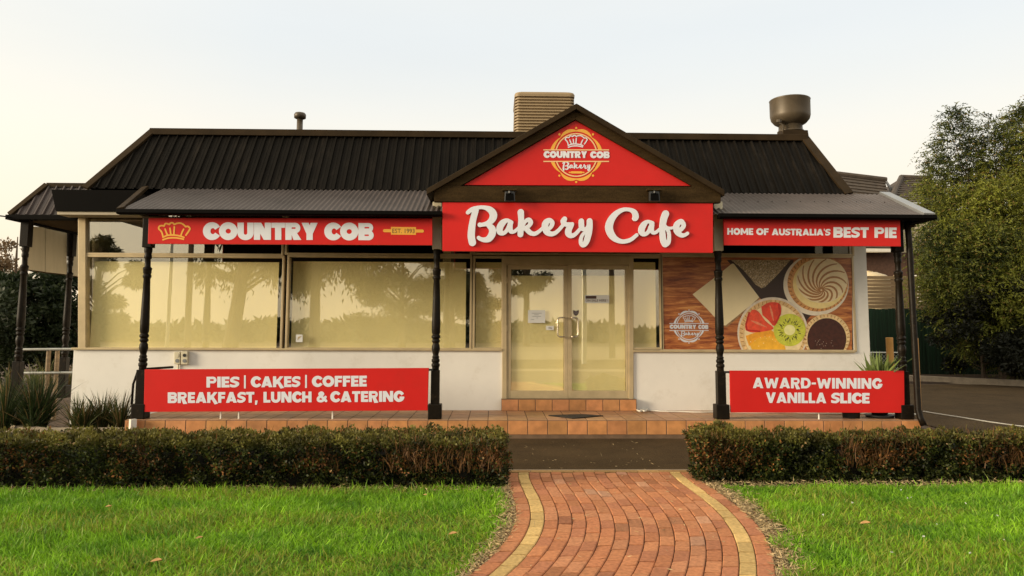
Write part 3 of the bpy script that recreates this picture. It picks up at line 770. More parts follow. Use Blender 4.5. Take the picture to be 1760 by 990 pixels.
# ---- hedges
def hedge(label, x0, x1, y0, y1, h, seed, n):
    r = np.random.default_rng(seed)
    root = thing('hedge', ((x0 + x1) / 2, (y0 + y1) / 2, -.04), label, 'hedge', 'clipped hedges in front of the bakery')
    L, Dp = x1 - x0, y1 - y0
    core = MB(); nxs = int(L / .25)
    prof = [(y0 + .15, 0), (y0 + .13, h * .5), (y0 + .17, h - .15), (y1 - .15, h - .15), (y1 - .07, h * .5), (y1 - .10, 0)]
    for i in range(nxs):
        xa, xb = x0 + .13 + (L - .26) * i / nxs, x0 + .13 + (L - .26) * (i + 1) / nxs
        q = [(xa, y, z - .04) for y, z in prof] + [(xb, y, z - .04) for y, z in prof]
        fs = [(j, j + 1, j + 7, j + 6) for j in range(5)]
        if i == 0: fs.append((0, 1, 2, 3, 4, 5))
        if i == nxs - 1: fs.append((6, 7, 8, 9, 10, 11))
        core.add(q, fs)
    core.build('branches', M['hedge_core'], root)
    # shell positions: front, top, back, ends
    area = np.array([L * h * 1.25, L * Dp, L * h * .3, Dp * h * 1.2, Dp * h * 1.2]); area /= area.sum()
    f = r.choice(5, n, p=area); a, b = r.uniform(0, 1, n), r.uniform(0, 1, n)
    P = np.empty((n, 3)); Nn = np.zeros((n, 3))
    dep = np.abs(r.normal(size=n)) * .075
    P[:, 0] = x0 + a * L; P[:, 1] = y0 + b * Dp; P[:, 2] = b * h
    m_ = f == 0; P[m_, 1] = y0 + dep[m_]; Nn[m_, 1] = -1
    m_ = f == 1; P[m_, 2] = h - dep[m_]; Nn[m_, 2] = 1
    m_ = f == 2; P[m_, 1] = y1 - dep[m_]; Nn[m_, 1] = 1
    m_ = f == 3; P[m_, 0] = x0 + dep[m_]; P[m_, 1] = y0 + a[m_] * Dp; Nn[m_, 0] = -1
    m_ = f == 4; P[m_, 0] = x1 - dep[m_]; P[m_, 1] = y0 + a[m_] * Dp; Nn[m_, 0] = 1
    w1 = vnoise(P, 4.0, seed) - .5; w2 = vnoise(P, 13., seed + 1) - .5; w3 = vnoise(P, 30., seed + 2) - .5
    P += Nn * (w1 * .10 + w2 * .10 + w3 * .07)[:, None]
    # round the upper edges
    keep = ~((w2 + w3 * .6 < -.34)); P, Nn, f = P[keep], Nn[keep], f[keep]; n = len(P)
    zf = (P[:, 2] / h).clip(0, 1.1)
    P[:, 2] -= .04
    d = Nn * .8 + r.normal(size=(n, 3)) * .75; d[:, 2] += .25
    clump = vnoise(P, 3.2, seed + 4); fine = vnoise(P, 17., seed + 7)
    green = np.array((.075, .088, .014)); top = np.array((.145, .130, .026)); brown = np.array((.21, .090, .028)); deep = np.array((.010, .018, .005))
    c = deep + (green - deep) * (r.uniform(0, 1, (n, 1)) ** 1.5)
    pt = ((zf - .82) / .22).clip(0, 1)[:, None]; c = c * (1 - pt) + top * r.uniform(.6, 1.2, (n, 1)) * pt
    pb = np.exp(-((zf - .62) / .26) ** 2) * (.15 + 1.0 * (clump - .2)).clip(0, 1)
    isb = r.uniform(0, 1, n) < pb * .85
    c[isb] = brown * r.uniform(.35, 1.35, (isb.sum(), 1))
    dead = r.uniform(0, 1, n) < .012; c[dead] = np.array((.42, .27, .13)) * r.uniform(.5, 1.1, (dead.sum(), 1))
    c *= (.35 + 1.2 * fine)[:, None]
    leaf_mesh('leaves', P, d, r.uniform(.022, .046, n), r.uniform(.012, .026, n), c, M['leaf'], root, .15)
    k = int(L * 380); T = np.stack([r.uniform(x0 + .02, x1 - .02, k), y0 + r.uniform(-.01, .06, k), h * r.uniform(.35, .85, k) - .04], 1)
    kp = vnoise(T, 3.2, seed + 4) > .42; T = T[kp]; k = len(T)
    tl = r.normal(size=(k, 3)) * .06; tl[:, 1] -= .02
    sv_ = blade_mesh('twigs', T, tl, r.uniform(.05, .15, k), r.uniform(.004, .008, k), np.array((.22, .11, .045)) * r.uniform(.25, 1.2, (k, 1)), M['leaf'], root, face=r.normal(size=k) * .5); sv_['kind'] = 'stuff'
    # thin shoots standing above the clipped top
    k = int(L * 60); T = np.stack([r.uniform(x0, x1, k), r.uniform(y0, y1, k), np.full(k, h - .07)], 1)
    lean = r.normal(size=(k, 3)) * .03
    cc = np.where(r.uniform(0, 1, (k, 1)) < .5, top, brown) * r.uniform(.7, 1.2, (k, 1))
    sv_ = blade_mesh('shoots', T, lean, r.uniform(.05, .12, k), .006, cc, M['leaf'], root); sv_['kind'] = 'stuff'
    return root
yh1 = YK - .08
hx = ground(872, 806).x
hedge('long clipped hedge with rusty brown patches left of the brick path', -6.6, at(864, 780, YH0 + .3).x, YH0 + .02, yh1 - .02, at(600, 752, YH0 + .05).z + .0, 21, 95000)
hedge('clipped hedge with rusty brown patches right of the brick path', at(1202, 780, YH0 + .4).x, 6.8, YH0 + .27, yh1 - .02, at(1500, 752, YH0 + .05).z + .0, 22, 95000)

# fallen leaves lying on the lawn
def fallen(px, py, size, rot, label):
    p = ground(px, py, .06); size *= .72; mb = MB(); n = 7
    for sgn in (-1, 1):
        pts = []
        for i in range(n):
            t = i / (n - 1); pts.append((t - .5, sgn * .22 * math.sin(math.pi * t) ** .8, .10 * math.sin(math.pi * t) * (1 if sgn > 0 else .3) + .08 * t * t))
        for i in range(n - 1):
            q = []
            for (a_, b_, z_) in ((pts[i][0], 0, .02), (pts[i + 1][0], 0, .02), pts[i + 1], pts[i]):
                q.append((p.x + size * (a_ * math.cos(rot) - b_ * math.sin(rot)), p.y + size * (a_ * math.sin(rot) + b_ * math.cos(rot)), p.z + z_ * size * 2))
            mb.quad(*q)
    tag(mb.build('fallen_leaf', M['dry_leaf']), label, 'leaf', 'fallen leaves')
for a_ in ((342, 925, .07, .4, 'small pale dry leaf upright in the left lawn midway between hedge and frame edge'), (268, 965, .10, .1, 'flat tan dry leaf low in the left lawn'),
           (778, 918, .09, .25, 'curled tan dry leaf in the left lawn beside the path curve'), (730, 851, .06, -.6, 'small pale dry leaf near the end of the left hedge'),
           (1487, 900, .11, -.2, 'large brown curled dry leaf in the right lawn'), (186, 871, .07, .2, 'thin tan dry leaf in the left lawn below the hedge'),
           (980, 833, .06, .9, 'crumpled pink brown leaf on the brick path')):
    fallen(*a_)

# ================================================================== THE BAKERY
b0 = at(850, 705, YW)
bak = thing('bakery_building', (0, YW, GZ), 'single storey bakery cafe with black steel roof, turned verandah posts and red signs', 'building')
XL = at(124, 650, YW).x; XR = at(1492, 520, YW).x
ZS = at(600, 600, YW).z          # sill height
ZH = at(600, 440, YW).z          # head of the big panes
ZT = at(150, 368, YW).z          # soffit height
YB = 22.0
mb = MB()
xd0, xd1 = at(863, 640, YW).x, at(1089, 640, YW).x
mb.box((XL, YW, GZ), (xd0, YW + .2, ZS - .02)); mb.box((xd1, YW, GZ), (XR, YW + .2, ZS - .02))
mb.box((at(1464, 520, YW).x, YW, ZS - .02), (XR, YW + .2, ZT))            # pier right of the poster window
mb.box((XL, YW + .2, GZ), (XL + .2, YB, ZT)); mb.box((XR - .2, YW + .2, GZ), (XR, YB, ZT)); mb.box((XL + .2, YB - .2, GZ), (XR - .2, YB, ZT))
mb.build('wall', M['wall'], bak)
mb = MB(); mb.box((XL + .25, YW + .45, ZS - .3), (XR - .25, YW + .5, ZT + .3)); mb.build('inner_partition', M['dark_room'], bak)  # dark panel added behind the glass to stand in for the unlit interior

# ---- windows: a frame, a glass pane and the cream paper behind it
def window(px0, px1, py0, py1, blind=True, il=.05, ir=.05):
    a, b = at(px0, py1, YW), at(px1, py0, YW); x0, x1, z0, z1 = a.x, b.x, a.z, b.z
    t = .035; mb = MB()
    mb.box((x0, YW - .02, z0), (x0 + t, YW + .09, z1)); mb.box((x1 - t, YW - .02, z0), (x1, YW + .09, z1))
    mb.box((x0 + t, YW - .02, z0), (x1 - t, YW + .09, z0 + t)); mb.box((x0 + t, YW - .02, z1 - t), (x1 - t, YW + .09, z1))
    f = mb.build('window', M['frame'], bak, .004)
    g = MB(); g.box((x0 + t - .004, YW + .03, z0 + t - .004), (x1 - t + .004, YW + .036, z1 - t + .004)); g.build('pane', M['glass'] if blind else M['glass_dark'], f)
    if blind:
        g = MB(); g.box((x0 + t + il, YW + .10, z0 + .02), (x1 - t - ir, YW + .108, z1 - t - .06)); g.build('blind', M['blind'], f)
    return f
PXW = ((138, 490), (490, 812), (812, 866), (1085, 1137))
for (a_, b_), (il_, ir_) in zip(PXW, ((.06, .09), (.03, .07), (.01, -.02), (-.02, .05))):
    window(a_, b_, 440, 601, True, il_, ir_)
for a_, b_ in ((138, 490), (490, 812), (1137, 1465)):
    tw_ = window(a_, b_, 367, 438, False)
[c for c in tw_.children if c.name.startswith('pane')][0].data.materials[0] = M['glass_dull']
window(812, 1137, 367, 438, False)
pw = window(1137, 1466, 440, 604, False)
mb = MB(); mb.pbox(134, 366, 147, 601, YW - .035, .20); mb.build('corner_trim', M['frame'], bak, .005)
mb = MB(); mb.box((XL - .02, YW - .045, ZS - .022), (xd0 + .0, YW + .02, ZS + .012)); mb.box((xd1, YW - .045, ZS - .035), (at(1468, 600, YW).x, YW + .02, ZS - .002)); mb.build('window_sill', M['frame'], bak, .005)

# ---- doors
DY = YW - .03
def door_frame():
    mb = MB(); mb.pbox(863, 440, 871, 686, DY, .14); mb.pbox(1081, 440, 1089, 686, DY, .14); mb.pbox(871, 440, 1081, 455, DY, .14)
    mb.build('door_frame', M['frame'], bak, .005)
door_frame()
def door(px0, px1, hx_, side):
    a, b = at(px0, 685, DY + .02), at(px1, 456, DY + .02); x0, x1, z0, z1 = a.x, b.x, a.z, b.z
    st, tb, bb = .065, .07, .125; y0, y1 = DY + .02, DY + .065
    mb = MB(); mb.box((x0, y0, z0), (x0 + st, y1, z1)); mb.box((x1 - st, y0, z0), (x1, y1, z1))
    mb.box((x0 + st, y0, z0), (x1 - st, y1, z0 + bb)); mb.box((x0 + st, y0, z1 - tb), (x1 - st, y1, z1))
    for zz in (z0 + .2, (z0 + z1) / 2, z1 - .3):
        xx = x0 if side < 0 else x1
        mb.box((xx - .012, y0 - .012, zz), (xx + .012, y0 - .002, zz + .10))
    d = mb.build('door', M['frame'], bak, .004)
    g = MB(); g.box((x0 + st - .004, y0 + .02, z0 + bb - .004), (x1 - st + .004, y0 + .026, z1 - tb + .004)); g.build('pane', M['glass'], d)
    g = MB(); g.box((x0 + st + .005, y0 + .05, z0 + bb), (x1 - st - .005, y0 + .056, z1 - tb - .10)); g.build('blind', M['blind'], d)
    # pull handle: a flattened D of steel tube
    h0, h1 = at(hx_, 546, y0), at(hx_, 579, y0); dx = (.11 if side > 0 else -.11)
    yy = y0 - .055; pts = []
    xa = h0.x
    for k in range(6):
        t = k / 5 * math.pi / 2; pts.append((xa + dx * .60 + dx * .40 * math.sin(t), yy, h0.z - .05 + .05 * math.cos(t)))
    for k in range(6):
        t = k / 5 * math.pi / 2; pts.append((xa + dx * .60 + dx * .40 * math.cos(t), yy, h1.z + .05 - .05 * math.sin(t)))
    pts = [(xa, y0, h0.z), (xa, yy, h0.z)] + pts + [(xa, yy, h1.z), (xa, y0, h1.z)]
    g = MB(); g.tube(pts, .0115, 10); g.build('handle', M['steel'], d, smooth=True)
door(871, 975.5, 969.5, -1); door(976.5, 1081, 981.5, 1)

# ---- tiled deck and step, each tile a raised square
def tiles(name, faces_):
    verts, fs, cols = [], [], []
    for o_, u, v, nu, nv, nrm, base in faces_:
        o_, u, v, nrm = map(Vector, (o_, u, v, nrm)); g = .006
        for i in range(nu):
            for j in range(nv):
                p = o_ + u * i + v * j; ul, vl = u.length, v.length; un, vn = u / ul, v / vl
                q = [p + un * g + vn * g, p + un * (ul - g) + vn * g, p + un * (ul - g) + vn * (vl - g), p + un * g + vn * (vl - g)]
                b = len(verts); verts.extend([tuple(a + nrm * .001) for a in q] + [tuple(a + nrm * .004) for a in [q[0] + (un + vn) * .003, q[1] + (vn - un) * .003, q[2] - (un + vn) * .003, q[3] + (un - vn) * .003]])
                fs.extend([(b+4, b+5, b+6, b+7), (b, b+1, b+5, b+4), (b+1, b+2, b+6, b+5), (b+2, b+3, b+7, b+6), (b+3, b, b+4, b+7)])
                cols.extend([np.array(base) * random.uniform(.84, 1.14) * np.array((1, random.uniform(.95, 1.05), random.uniform(.92, 1.06)))] * 8)
    off = root_offset(bak)
    me = bpy.data.meshes.new(name); me.from_pydata([(x_ - off.x, y_ - off.y, z_ - off.z) for x_, y_, z_ in verts], [], fs)
    me.materials.append(M['tile']); set_cols(me, np.array(cols), 1); return me
xdk0, xdk1 = at(214, 735, YD).x, at(1583, 735, YD).x
mb = MB(); mb.box((xdk0, YD, -.06), (xdk1, YW - .001, ZD - .004)); mb.box((XR + .001, YW - .001, -.06), (xdk1, 16, ZD - .004))
dk = mb.build('deck', M['grout'], bak)
ntx = int((xdk1 - xdk0) / .283); tw = (xdk1 - xdk0) / ntx
me = tiles('tiles', [((xdk0, YD, ZD - .004), (tw, 0, 0), (0, (YW - YD) / 4, 0), ntx, 4, (0, 0, 1), (.40, .215, .110)),
                     ((xdk0, YD, ZD - .004 - .205), (tw, 0, 0), (0, 0, .205), ntx, 1, (0, -1, 0), (.48, .215, .08))])
o = link_mesh('tiles', me, dk)
sx0, sx1, zst = xd0 - .01, xd1 + .02, at(980, 686, YW - .12).z
mb = MB(); mb.box((sx0, YW - .12, ZD - .01), (sx1, YW + .2, zst - .003)); stp = mb.build('door_step', M['grout'], bak)
me = tiles('tiles', [((sx0, YW - .12, ZD), (( sx1 - sx0) / 8, 0, 0), (0, 0, zst - ZD - .003), 8, 1, (0, -1, 0), (.50, .23, .09))])
link_mesh('tiles', me, stp)

# ---- verandah posts
ZB = ZD
zt_ = lambda v: at(747, 420 + v / 3.19, YP).z
def make_post(px, top_mat, label=None):
    base = at(px, 720, YP); x0 = base.x; Z0 = ZD
    mb = MB(); s = .062
    mb.box((x0 - s, YP - s, Z0 + .2), (x0 + s, YP + s, zt_(690)))
    prof = [(.052, zt_(692)), (.052, zt_(672)), (.062, zt_(668)), (.062, zt_(655)), (.045, zt_(650)), (.06, zt_(642)), (.06, zt_(630)), (.044, zt_(625)), (.056, zt_(618)), (.04, zt_(608)),
            (.05, zt_(592)), (.062, zt_(572)), (.058, zt_(555)), (.042, zt_(542)), (.06, zt_(534)), (.06, zt_(525)), (.046, zt_(519)), (.066, zt_(512)), (.066, zt_(502)), (.05, zt_(495)),
            (.063, zt_(482)), (.064, zt_(430)), (.055, zt_(300)), (.046, zt_(196)), (.06, zt_(188)), (.06, zt_(178)), (.046, zt_(172)), (.058, zt_(164)), (.058, zt_(150)), (.064, zt_(146)), (.064, zt_(138)),
            (.042, zt_(132)), (.040, zt_(92)), (.052, zt_(84)), (.052, zt_(70)), (.045, zt_(62)), (.056, zt_(50)), (.056, zt_(36)), (.056, zt_(28))]
    mb.lathe((x0, YP, 0), prof, 20)
    p = mb.build('verandah_post', M['post'], bak, .006)
    for pl_ in p.data.polygons: pl_.use_smooth = len(pl_.vertices) == 4 and abs(pl_.normal.z) < .9 and pl_.area < .02
    g = MB(); q = .098; g.box((x0 - q, YP - q, Z0), (x0 + q, YP + q, Z0 + .215)); g.build('plinth', M['post'], p, .012)
    g = MB(); q = .068; g.box((x0 - q, YP - q, zt_(28)), (x0 + q, YP + q, at(px, 348 if 700 < px < 1300 else 376, YP).z)); g.build('top_block', top_mat, p, .006)
    return p
make_post(241, M['post']); make_post(747.5, M['cream_paint']); make_post(1240, M['cream_paint']); make_post(1555, M['post'])
# downpipes
mb = MB(); a, b = at(1561, 378, YD - .05), at(1580, 716, YD - .05)
mb.tube([(a.x, YD - .02, a.z), (a.x + .01, YD - .03, a.z - .3), (b.x, YD - .03, b.z + .1), (b.x + .01, YD - .06, b.z - .02), (b.x + .03, YD - .10, b.z - .12)], .045, 12)
mb.build('downpipe', M['post'], bak, smooth=True)
mb = MB(); a = at(229, 724, YD - .06); mb.tube([(a.x, YD - .07, a.z + .03), (a.x, YD - .07, a.z - .25)], .055, 4); mb.build('pipe_stub', M['white_pvc'], bak)
mb = MB(); p0, p1 = at(252, 634, YP + .12), at(297, 631, YP + .5)
mb.tube([at(226, 700, YP + .1), at(229, 660, YP + .1), at(236, 640, YP + .1), p0, p1], .018, 8); mb.build('post_rail', M['post'], bak, smooth=True)

# ---- main roof: steep ribbed front, hips, flat top
YR0, YR1 = 11.92, 12.78
rbl, rbr = at(150, 327, YR0), at(1456, 331, YR0); rtl, rtr = at(264, 229, YR1), at(1381, 238, YR1)
zr0 = (rbl.z + rbr.z) / 2; zr1 = (rtl.z + rtr.z) / 2
def lerp(a, b, t): return a + (b - a) * t
def rib_profile(x0, x1, pitch, width, h):
    out = []; k = int((x1 - x0) / pitch)
    for i in range(k + 1):
        c = x0 + i * pitch
        out += [(c - width, 0), (c - width * .5, h), (c + width * .5, h), (c + width, 0), (c + pitch * .33, 0), (c + pitch * .36, h * .12), (c + pitch * .62, h * .12), (c + pitch * .65, 0)]
    return [(x, z) for x, z in out if x0 <= x <= x1]
nslope = Vector((0, -(zr1 - zr0), (YR1 - YR0))).normalized()
def sloped_sheet(mb, prof, yb, zb, yt, zt, lim):
    nrm = Vector((0, -(zt - zb), (yt - yb))).normalized(); prev = None
    for x, h in prof:
        t0, t1 = lim(x)
        if t1 <= t0: prev = None; continue
        a = Vector((x, lerp(yb, yt, t0), lerp(zb, zt, t0))) + nrm * h; b = Vector((x, lerp(yb, yt, t1), lerp(zb, zt, t1))) + nrm * h
        if prev: mb.quad(prev[0], a, b, prev[1])
        prev = (a, b)
def main_lim(x):
    t = 1.0
    if x < rtl.x: t = min(t, (x - rbl.x) / (rtl.x - rbl.x))
    if x > rtr.x: t = min(t, (rbr.x - x) / (rbr.x - rtr.x))
    return 0.0, t
mb = MB(); sloped_sheet(mb, rib_profile(rbl.x, rbr.x, .152, .020, .030), YR0, zr0, YR1, zr1, main_lim)
yb1 = YB - (YR1 - YR0); q = [(rbl.x, YR0, zr0), (rtl.x, YR1, zr1), (rtl.x, yb1, zr1), (rbl.x, YB, zr0)]; mb.quad(*q)
mb.quad((rbr.x, YR0, zr0), (rbr.x, YB, zr0), (rtr.x, yb1, zr1), (rtr.x, YR1, zr1)); mb.quad((rbl.x, YB, zr0), (rtl.x, yb1, zr1), (rtr.x, yb1, zr1), (rbr.x, YB, zr0))
mb.quad((rtl.x, YR1, zr1 - .01), (rtr.x, YR1, zr1 - .01), (rtr.x, yb1, zr1 - .01), (rtl.x, yb1, zr1 - .01))
roof = mb.build('roof', M['roof'], bak)
mb = MB(); mb.box((rtl.x - .03, YR1 - .10, zr1 - .055), (rtr.x + .03, YR1 + .14, zr1 + .06)); mb.build('ridge_cap', M['flashing'], roof, .008)
def hip_cap(a, b, w, m, name='hip_cap', par=None, lift=.03):
    d = (Vector(b) - Vector(a)).normalized(); s = d.cross(Vector((0, -1, .6)).normalized()).normalized(); n = s.cross(d)
    g = MB(); a, b = Vector(a), Vector(b)
    g.prism([a - s * w + n * lift, a + s * w + n * lift, a + s * w + n * (lift - .05), a - s * w + n * (lift - .05)], b - a)
    g.build(name, m, par or roof, .006)
hip_cap((rbl.x - .02, YR0 - .02, zr0), (rtl.x, YR1 - .03, zr1 + .02), .06, M['flashing'])
hip_cap((rbr.x + .02, YR0 - .02, zr0), (rtr.x, YR1 - .03, zr1 + .02), .075, M['flashing'])

# ---- verandah roof: corrugated sheets, gutters, fascia
YG, YV1 = 10.58, 11.90
zg = at(600, 364, YG).z; zv = at(600, 327, YV1).z
vxl0, vxl1 = at(207, 364, YG).x, at(250, 327, YV1).x
vxr0, vxr1 = at(1601, 371, YG).x, at(1520, 333, YV1).x
def corr(x0, x1, pitch=.076, amp=.0095, n=8):
    k = int((x1 - x0) / pitch * n)
    return [(x0 + (x1 - x0) * i / k, amp * math.sin(2 * math.pi * i / n)) for i in range(k + 1)]
gxl, gxr = at(750, 330, YG).x, at(1232, 330, YG).x
def ver_lim(x):
    t = 1.0
    if x < vxl1: t = min(t, (x - vxl0) / (vxl1 - vxl0))
    if x > vxr1: t = min(t, (vxr0 - x) / (vxr0 - vxr1))
    return 0.0, t
mb = MB(); sloped_sheet(mb, corr(vxl0, gxl + .2), YG - .02, zg, YV1, zv, ver_lim); vr1 = mb.build('verandah_roof', M['corrugated'], bak, smooth=True)
mb = MB(); sloped_sheet(mb, corr(gxr - .2, vxr0), YG - .02, zg, YV1, zv, ver_lim)
mb.quad((vxr0, YG, zg), (vxr0, 16, zg), (vxr1, 16, zv), (vxr1, YV1, zv)); vr2 = mb.build('verandah_roof', M['corrugated'], bak, smooth=True)
hip_cap((vxl0, YG, zg + .01), (vxl1, YV1, zv + .01), .05, M['flashing'], par=vr1)
hip_cap((vxr0 - .03, YG, zg + .015), (vxr1, YV1, zv + .015), .085, M['flashing_pale'], par=vr2)
# screw heads in rows across the right-hand sheet
g = MB()
for t in (.55,):
    for i in range(14):
        x = lerp(gxr + .2, vxr1 - .1, i / 13); y = lerp(YG, YV1, t); z = lerp(zg, zv, t) + .016
        g.lathe((x, y, z), [(.009, 0), (.009, .006), (.004, .009)], 8)
g.build('screw_pattern', M['gutter'], vr2)
zg0 = at(600, 372, YG).z
for xa, xb in ((vxl0 - .01, gxl + .09), (gxr - .0, vxr0 + .02)):
    mb = MB(); mb.prism([(xa, YG - .10, zg + .005), (xa, YG - .11, zg0 + .02), (xa, YG - .09, zg0), (xa, YG + .02, zg0), (xa, YG + .02, zg - .01)], (xb - xa, 0, 0))
    if xa > 0: mb.box((vxr0 - .12, YG + .015, zg0), (vxr0 + .02, 16, zg - .005))
    mb.build('gutter', M['gutter'], bak, .004)
mb = MB(); mb.box((vxl0 + .15, YP - .05, zg0 - .06), (gxl + .1, YP + .05, zg - .04)); mb.build('verandah_beam', M['brown'], bak)
mb = MB(); mb.box((gxr, YP - .05, zg0 - .06), (vxr0 - .15, YP + .05, zg - .04))
mb.box((vxr0 - .26, YP + .05, at(1580, 395, YP).z), (vxr0 - .18, 16, zg - .02))
mb.build('verandah_beam', M['brown'], bak)
mb = MB(); mb.box((vxl1 + .05, YP + .06, zg0 - .03), (vxr1, YW - .05, zg0 - .005)); mb.build('verandah_ceiling', M['brown'], bak)
# deep eave box at the left corner of the main roof and its soffit
ex0 = at(87, 345, 11.7).x; mb = MB()
ztop, zbot = at(120, 326, 11.7).z, at(120, 363, 11.7).z
mb.prism([(ex0 + .09, 11.7, zbot), (vxl1 + .1, 11.7, zbot), (vxl1 + .1, 11.7, ztop), (ex0, 11.7, ztop)], (0, 9, 0)); mb.build('eave_box', M['gutter'], bak)
mb = MB(); mb.box((ex0 + .10, 11.72, zbot - .05), (vxl1, YW - .05, zbot - .003)); mb.build('soffit', M['soffit'], bak)

# ---- gable over the entrance
YGB = 10.55
ga, gl2, gr2 = at(990, 180, YGB), at(734, 326, YGB), at(1243, 328, YGB)
inner = [at(989, 206, YGB), at(795, 319, YGB), at(1189, 320, YGB)]
mb = MB()
o_l, o_r, o_t = at(741, 328, YGB), at(1236, 330, YGB), at(990, 190, YGB)
i_l, i_r, i_t = at(793, 318.5, YGB), at(1191, 320, YGB), at(989, 205, YGB)
mb.prism([o_l, at(793, 328, YGB), i_l, i_t, o_t], (0, .06, 0)); mb.prism([o_r, o_t, i_t, i_r, at(1191, 330, YGB)], (0, .06, 0))
gb = mb.build('gable', M['brown'], bak, .004)
mb = MB(); mb.prism([at(746, 346.5, YGB - .012), at(1239, 348.5, YGB - .012), at(1239, 321, YGB - .012), at(746, 319.5, YGB - .012)], (0, .10, 0)); mb.build('crossbeam', M['brown'], gb, .005)
mb = MB()   # roof planes of the gable running back to the main roof
th = .05
for e_, s_ in ((gl2, -1), (gr2, 1)):
    mb.prism([(e_.x, YGB - .07, e_.z), (ga.x, YGB - .07, ga.z), (ga.x, YGB - .07, ga.z - .085), (e_.x, YGB - .07, e_.z - .085)], (0, 2.6, 0))
mb.build('gable_roof', M['flashing'], gb, .006)
mb = MB(); mb.prism([at(989, 203, YGB + .08), at(770, 330, YGB + .08), at(1212, 332, YGB + .08)], (0, .03, 0)); mb.build('gable_lining', M['dark_room'], gb)

# ================================================================== SIGNS
def sign_board(name, corners, Y, label, depth=.035, frame=True):
    p = [at(x_, y_, Y) for x_, y_ in corners]
    c = sum((Vector(q) for q in p), Vector()) / len(p)
    root = thing(name, (c.x, Y, min(q.z for q in p)), label, 'sign')
    mb = MB(); mb.prism(p, (0, depth, 0)); mb.build('board', M['red'], root, .003)
    mb = MB(); mb.prism([q + (Vector((c.x, Y, sum(v.z for v in p) / len(p))) - q) * .012 + Vector((0, depth + .001, 0)) for q in p], (0, .02, 0)); mb.build('backing', M['gutter'], root)  # unseen black sheet added so the transoms mirror dark instead of red
    return root
def letters(root, F, bx, Y, m, off=.004, depth=.0, step=.5, name='lettering'):
    mb = MB(); sdf_mesh(mb, F, bx, step, Y, off, depth); return mb.build(name, m, root)
def heavy(root, s, w, X0, Y0, X1, Y1, cap, Y, m, gap=.05, off=.003, depth=.0025, step=.45):
    F, bx = text_sdf(s, w, gap, X0, Y0, X1, Y1, cap); return letters(root, F, bx, Y, m, off, depth, step)

YS = YP - .09
YSF = 10.66
s1 = sign_board('fascia_sign', [(254, 419), (743, 421.5), (743, 375.5), (255.5, 374.5)], YSF, 'long red sign reading COUNTRY COB with a baker hat, under the left verandah gutter')
heavy(s1, 'COUNTRY', .36, 349.5, 412, 546, 412.5, 29.5, YSF, M['white_letter'], .02)
heavy(s1, 'COB', .36, 558, 412.5, 642, 413, 29.5, YSF, M['white_letter'], .02)
letters(s1, chef_hat(298.5, 397.5, .0606, 1.35), (270, 378, 330, 416), YSF, M['gold'], .003, .002, .4, 'hat_emblem')
pin = U(s_poly([(672, 390), (715, 390.4), (715, 403.6), (672, 403.2)]), s_stroke([(661, 396.5), (673, 396.6)], 2.6), s_stroke([(714, 397), (726, 397.2)], 2.6))
letters(s1, pin, (655, 385, 732, 408), YSF, M['gold'], .003, .002, .4, 'rolling_pin_emblem')
mb = MB(); font_px(mb, 'EST. 1993', 674.5, 400.6, 712.5, 8.0, YSF, .0045, .008); mb.build('lettering', M['dark_print'], s1)

YS2 = YGB + .01
s2 = sign_board('entrance_sign', [(760.5, 431.5), (1225.5, 434.5), (1225.5, 349.5), (760.5, 347.5)], YS2, 'large red sign with white script reading Bakery Cafe above the doors', .06)
letters(s2, script_sdf(SC_B, 1 / 7.652, 795, 345), (797, 350, 1024, 430), YS2, M['white_letter'], .03, .022, .4)
letters(s2, script_sdf(SC_C, 1 / 10.353, 1025, 345), (1036, 354, 1190, 430), YS2, M['white_letter'], .03, .022, .4)

YS3 = YGB + .045
s3 = sign_board('gable_sign', [(797, 318), (1187, 319.5), (989, 207)], YS3, 'triangular red sign with round gold bakery emblem in the entrance gable', .03)
sc, rg = badge(990.3, 266.5, 45.5, 47)
letters(s3, sc, (938, 214, 1044, 318), YS3, M['gold'], .003, .001, .35, 'plate_emblem')
letters(s3, rg, (930, 218, 1052, 312), YS3, mat('pale_gold_print', (.80, .52, .25), .5, .04, 4), .0045, .001, .3, 'ring_emblem')
heavy(s3, 'COUNTRY', .34, 934.5, 271.3, 1009, 271.6, 11.5, YS3, M['white_letter'], .03, .006, .003, .28)
heavy(s3, 'COB', .34, 1014.5, 271.8, 1047.5, 272, 11.5, YS3, M['white_letter'], .03, .006, .003, .28)
letters(s3, script_sdf(SC_B, .0292, 965, 276), (964, 275, 1018, 297), YS3, M['white_letter'], .004, .002, .25, 'script_lettering')
letters(s3, chef_hat(989.5, 243, .0425, .95), (964, 228, 1014, 258), YS3, M['white_letter'], .004, .002, .28, 'hat_emblem')
letters(s3, U(s_box(982, 294.5, 1000, 298.3), s_stroke([(978.5, 296.4), (982, 296.4)], 1.1), s_stroke([(1000, 296.4), (1003.5, 296.4)], 1.1)), (974, 292, 1006, 301), YS3, M['gold'], .004, .001, .3, 'rolling_pin_emblem')

s4 = sign_board('fascia_sign', [(1244.5, 421.5), (1548.5, 423.5), (1547, 378), (1244, 376.5)], YSF, "narrow red sign reading HOME OF AUSTRALIA'S BEST PIE under the right gutter")
heavy(s4, 'HOME', .29, 1250, 403.4, 1294.5, 403.8, 11.4, YSF, M['white_letter'], .08, .003, .002, .3)
heavy(s4, 'OF', .29, 1300, 403.8, 1321, 404, 11.4, YSF, M['white_letter'], .08, .003, .002, .3)
heavy(s4, "AUSTRALIA'S", .29, 1326.5, 404.2, 1427, 404.8, 11.2, YSF, M['white_letter'], .06, .003, .002, .3)
heavy(s4, 'BEST', .30, 1432.5, 408.4, 1493, 408.8, 18, YSF, M['white_letter'], .07, .003, .002, .35)
heavy(s4, 'PIE', .30, 1503, 408.8, 1541, 409.2, 18, YSF, M['white_letter'], .07, .003, .002, .35)

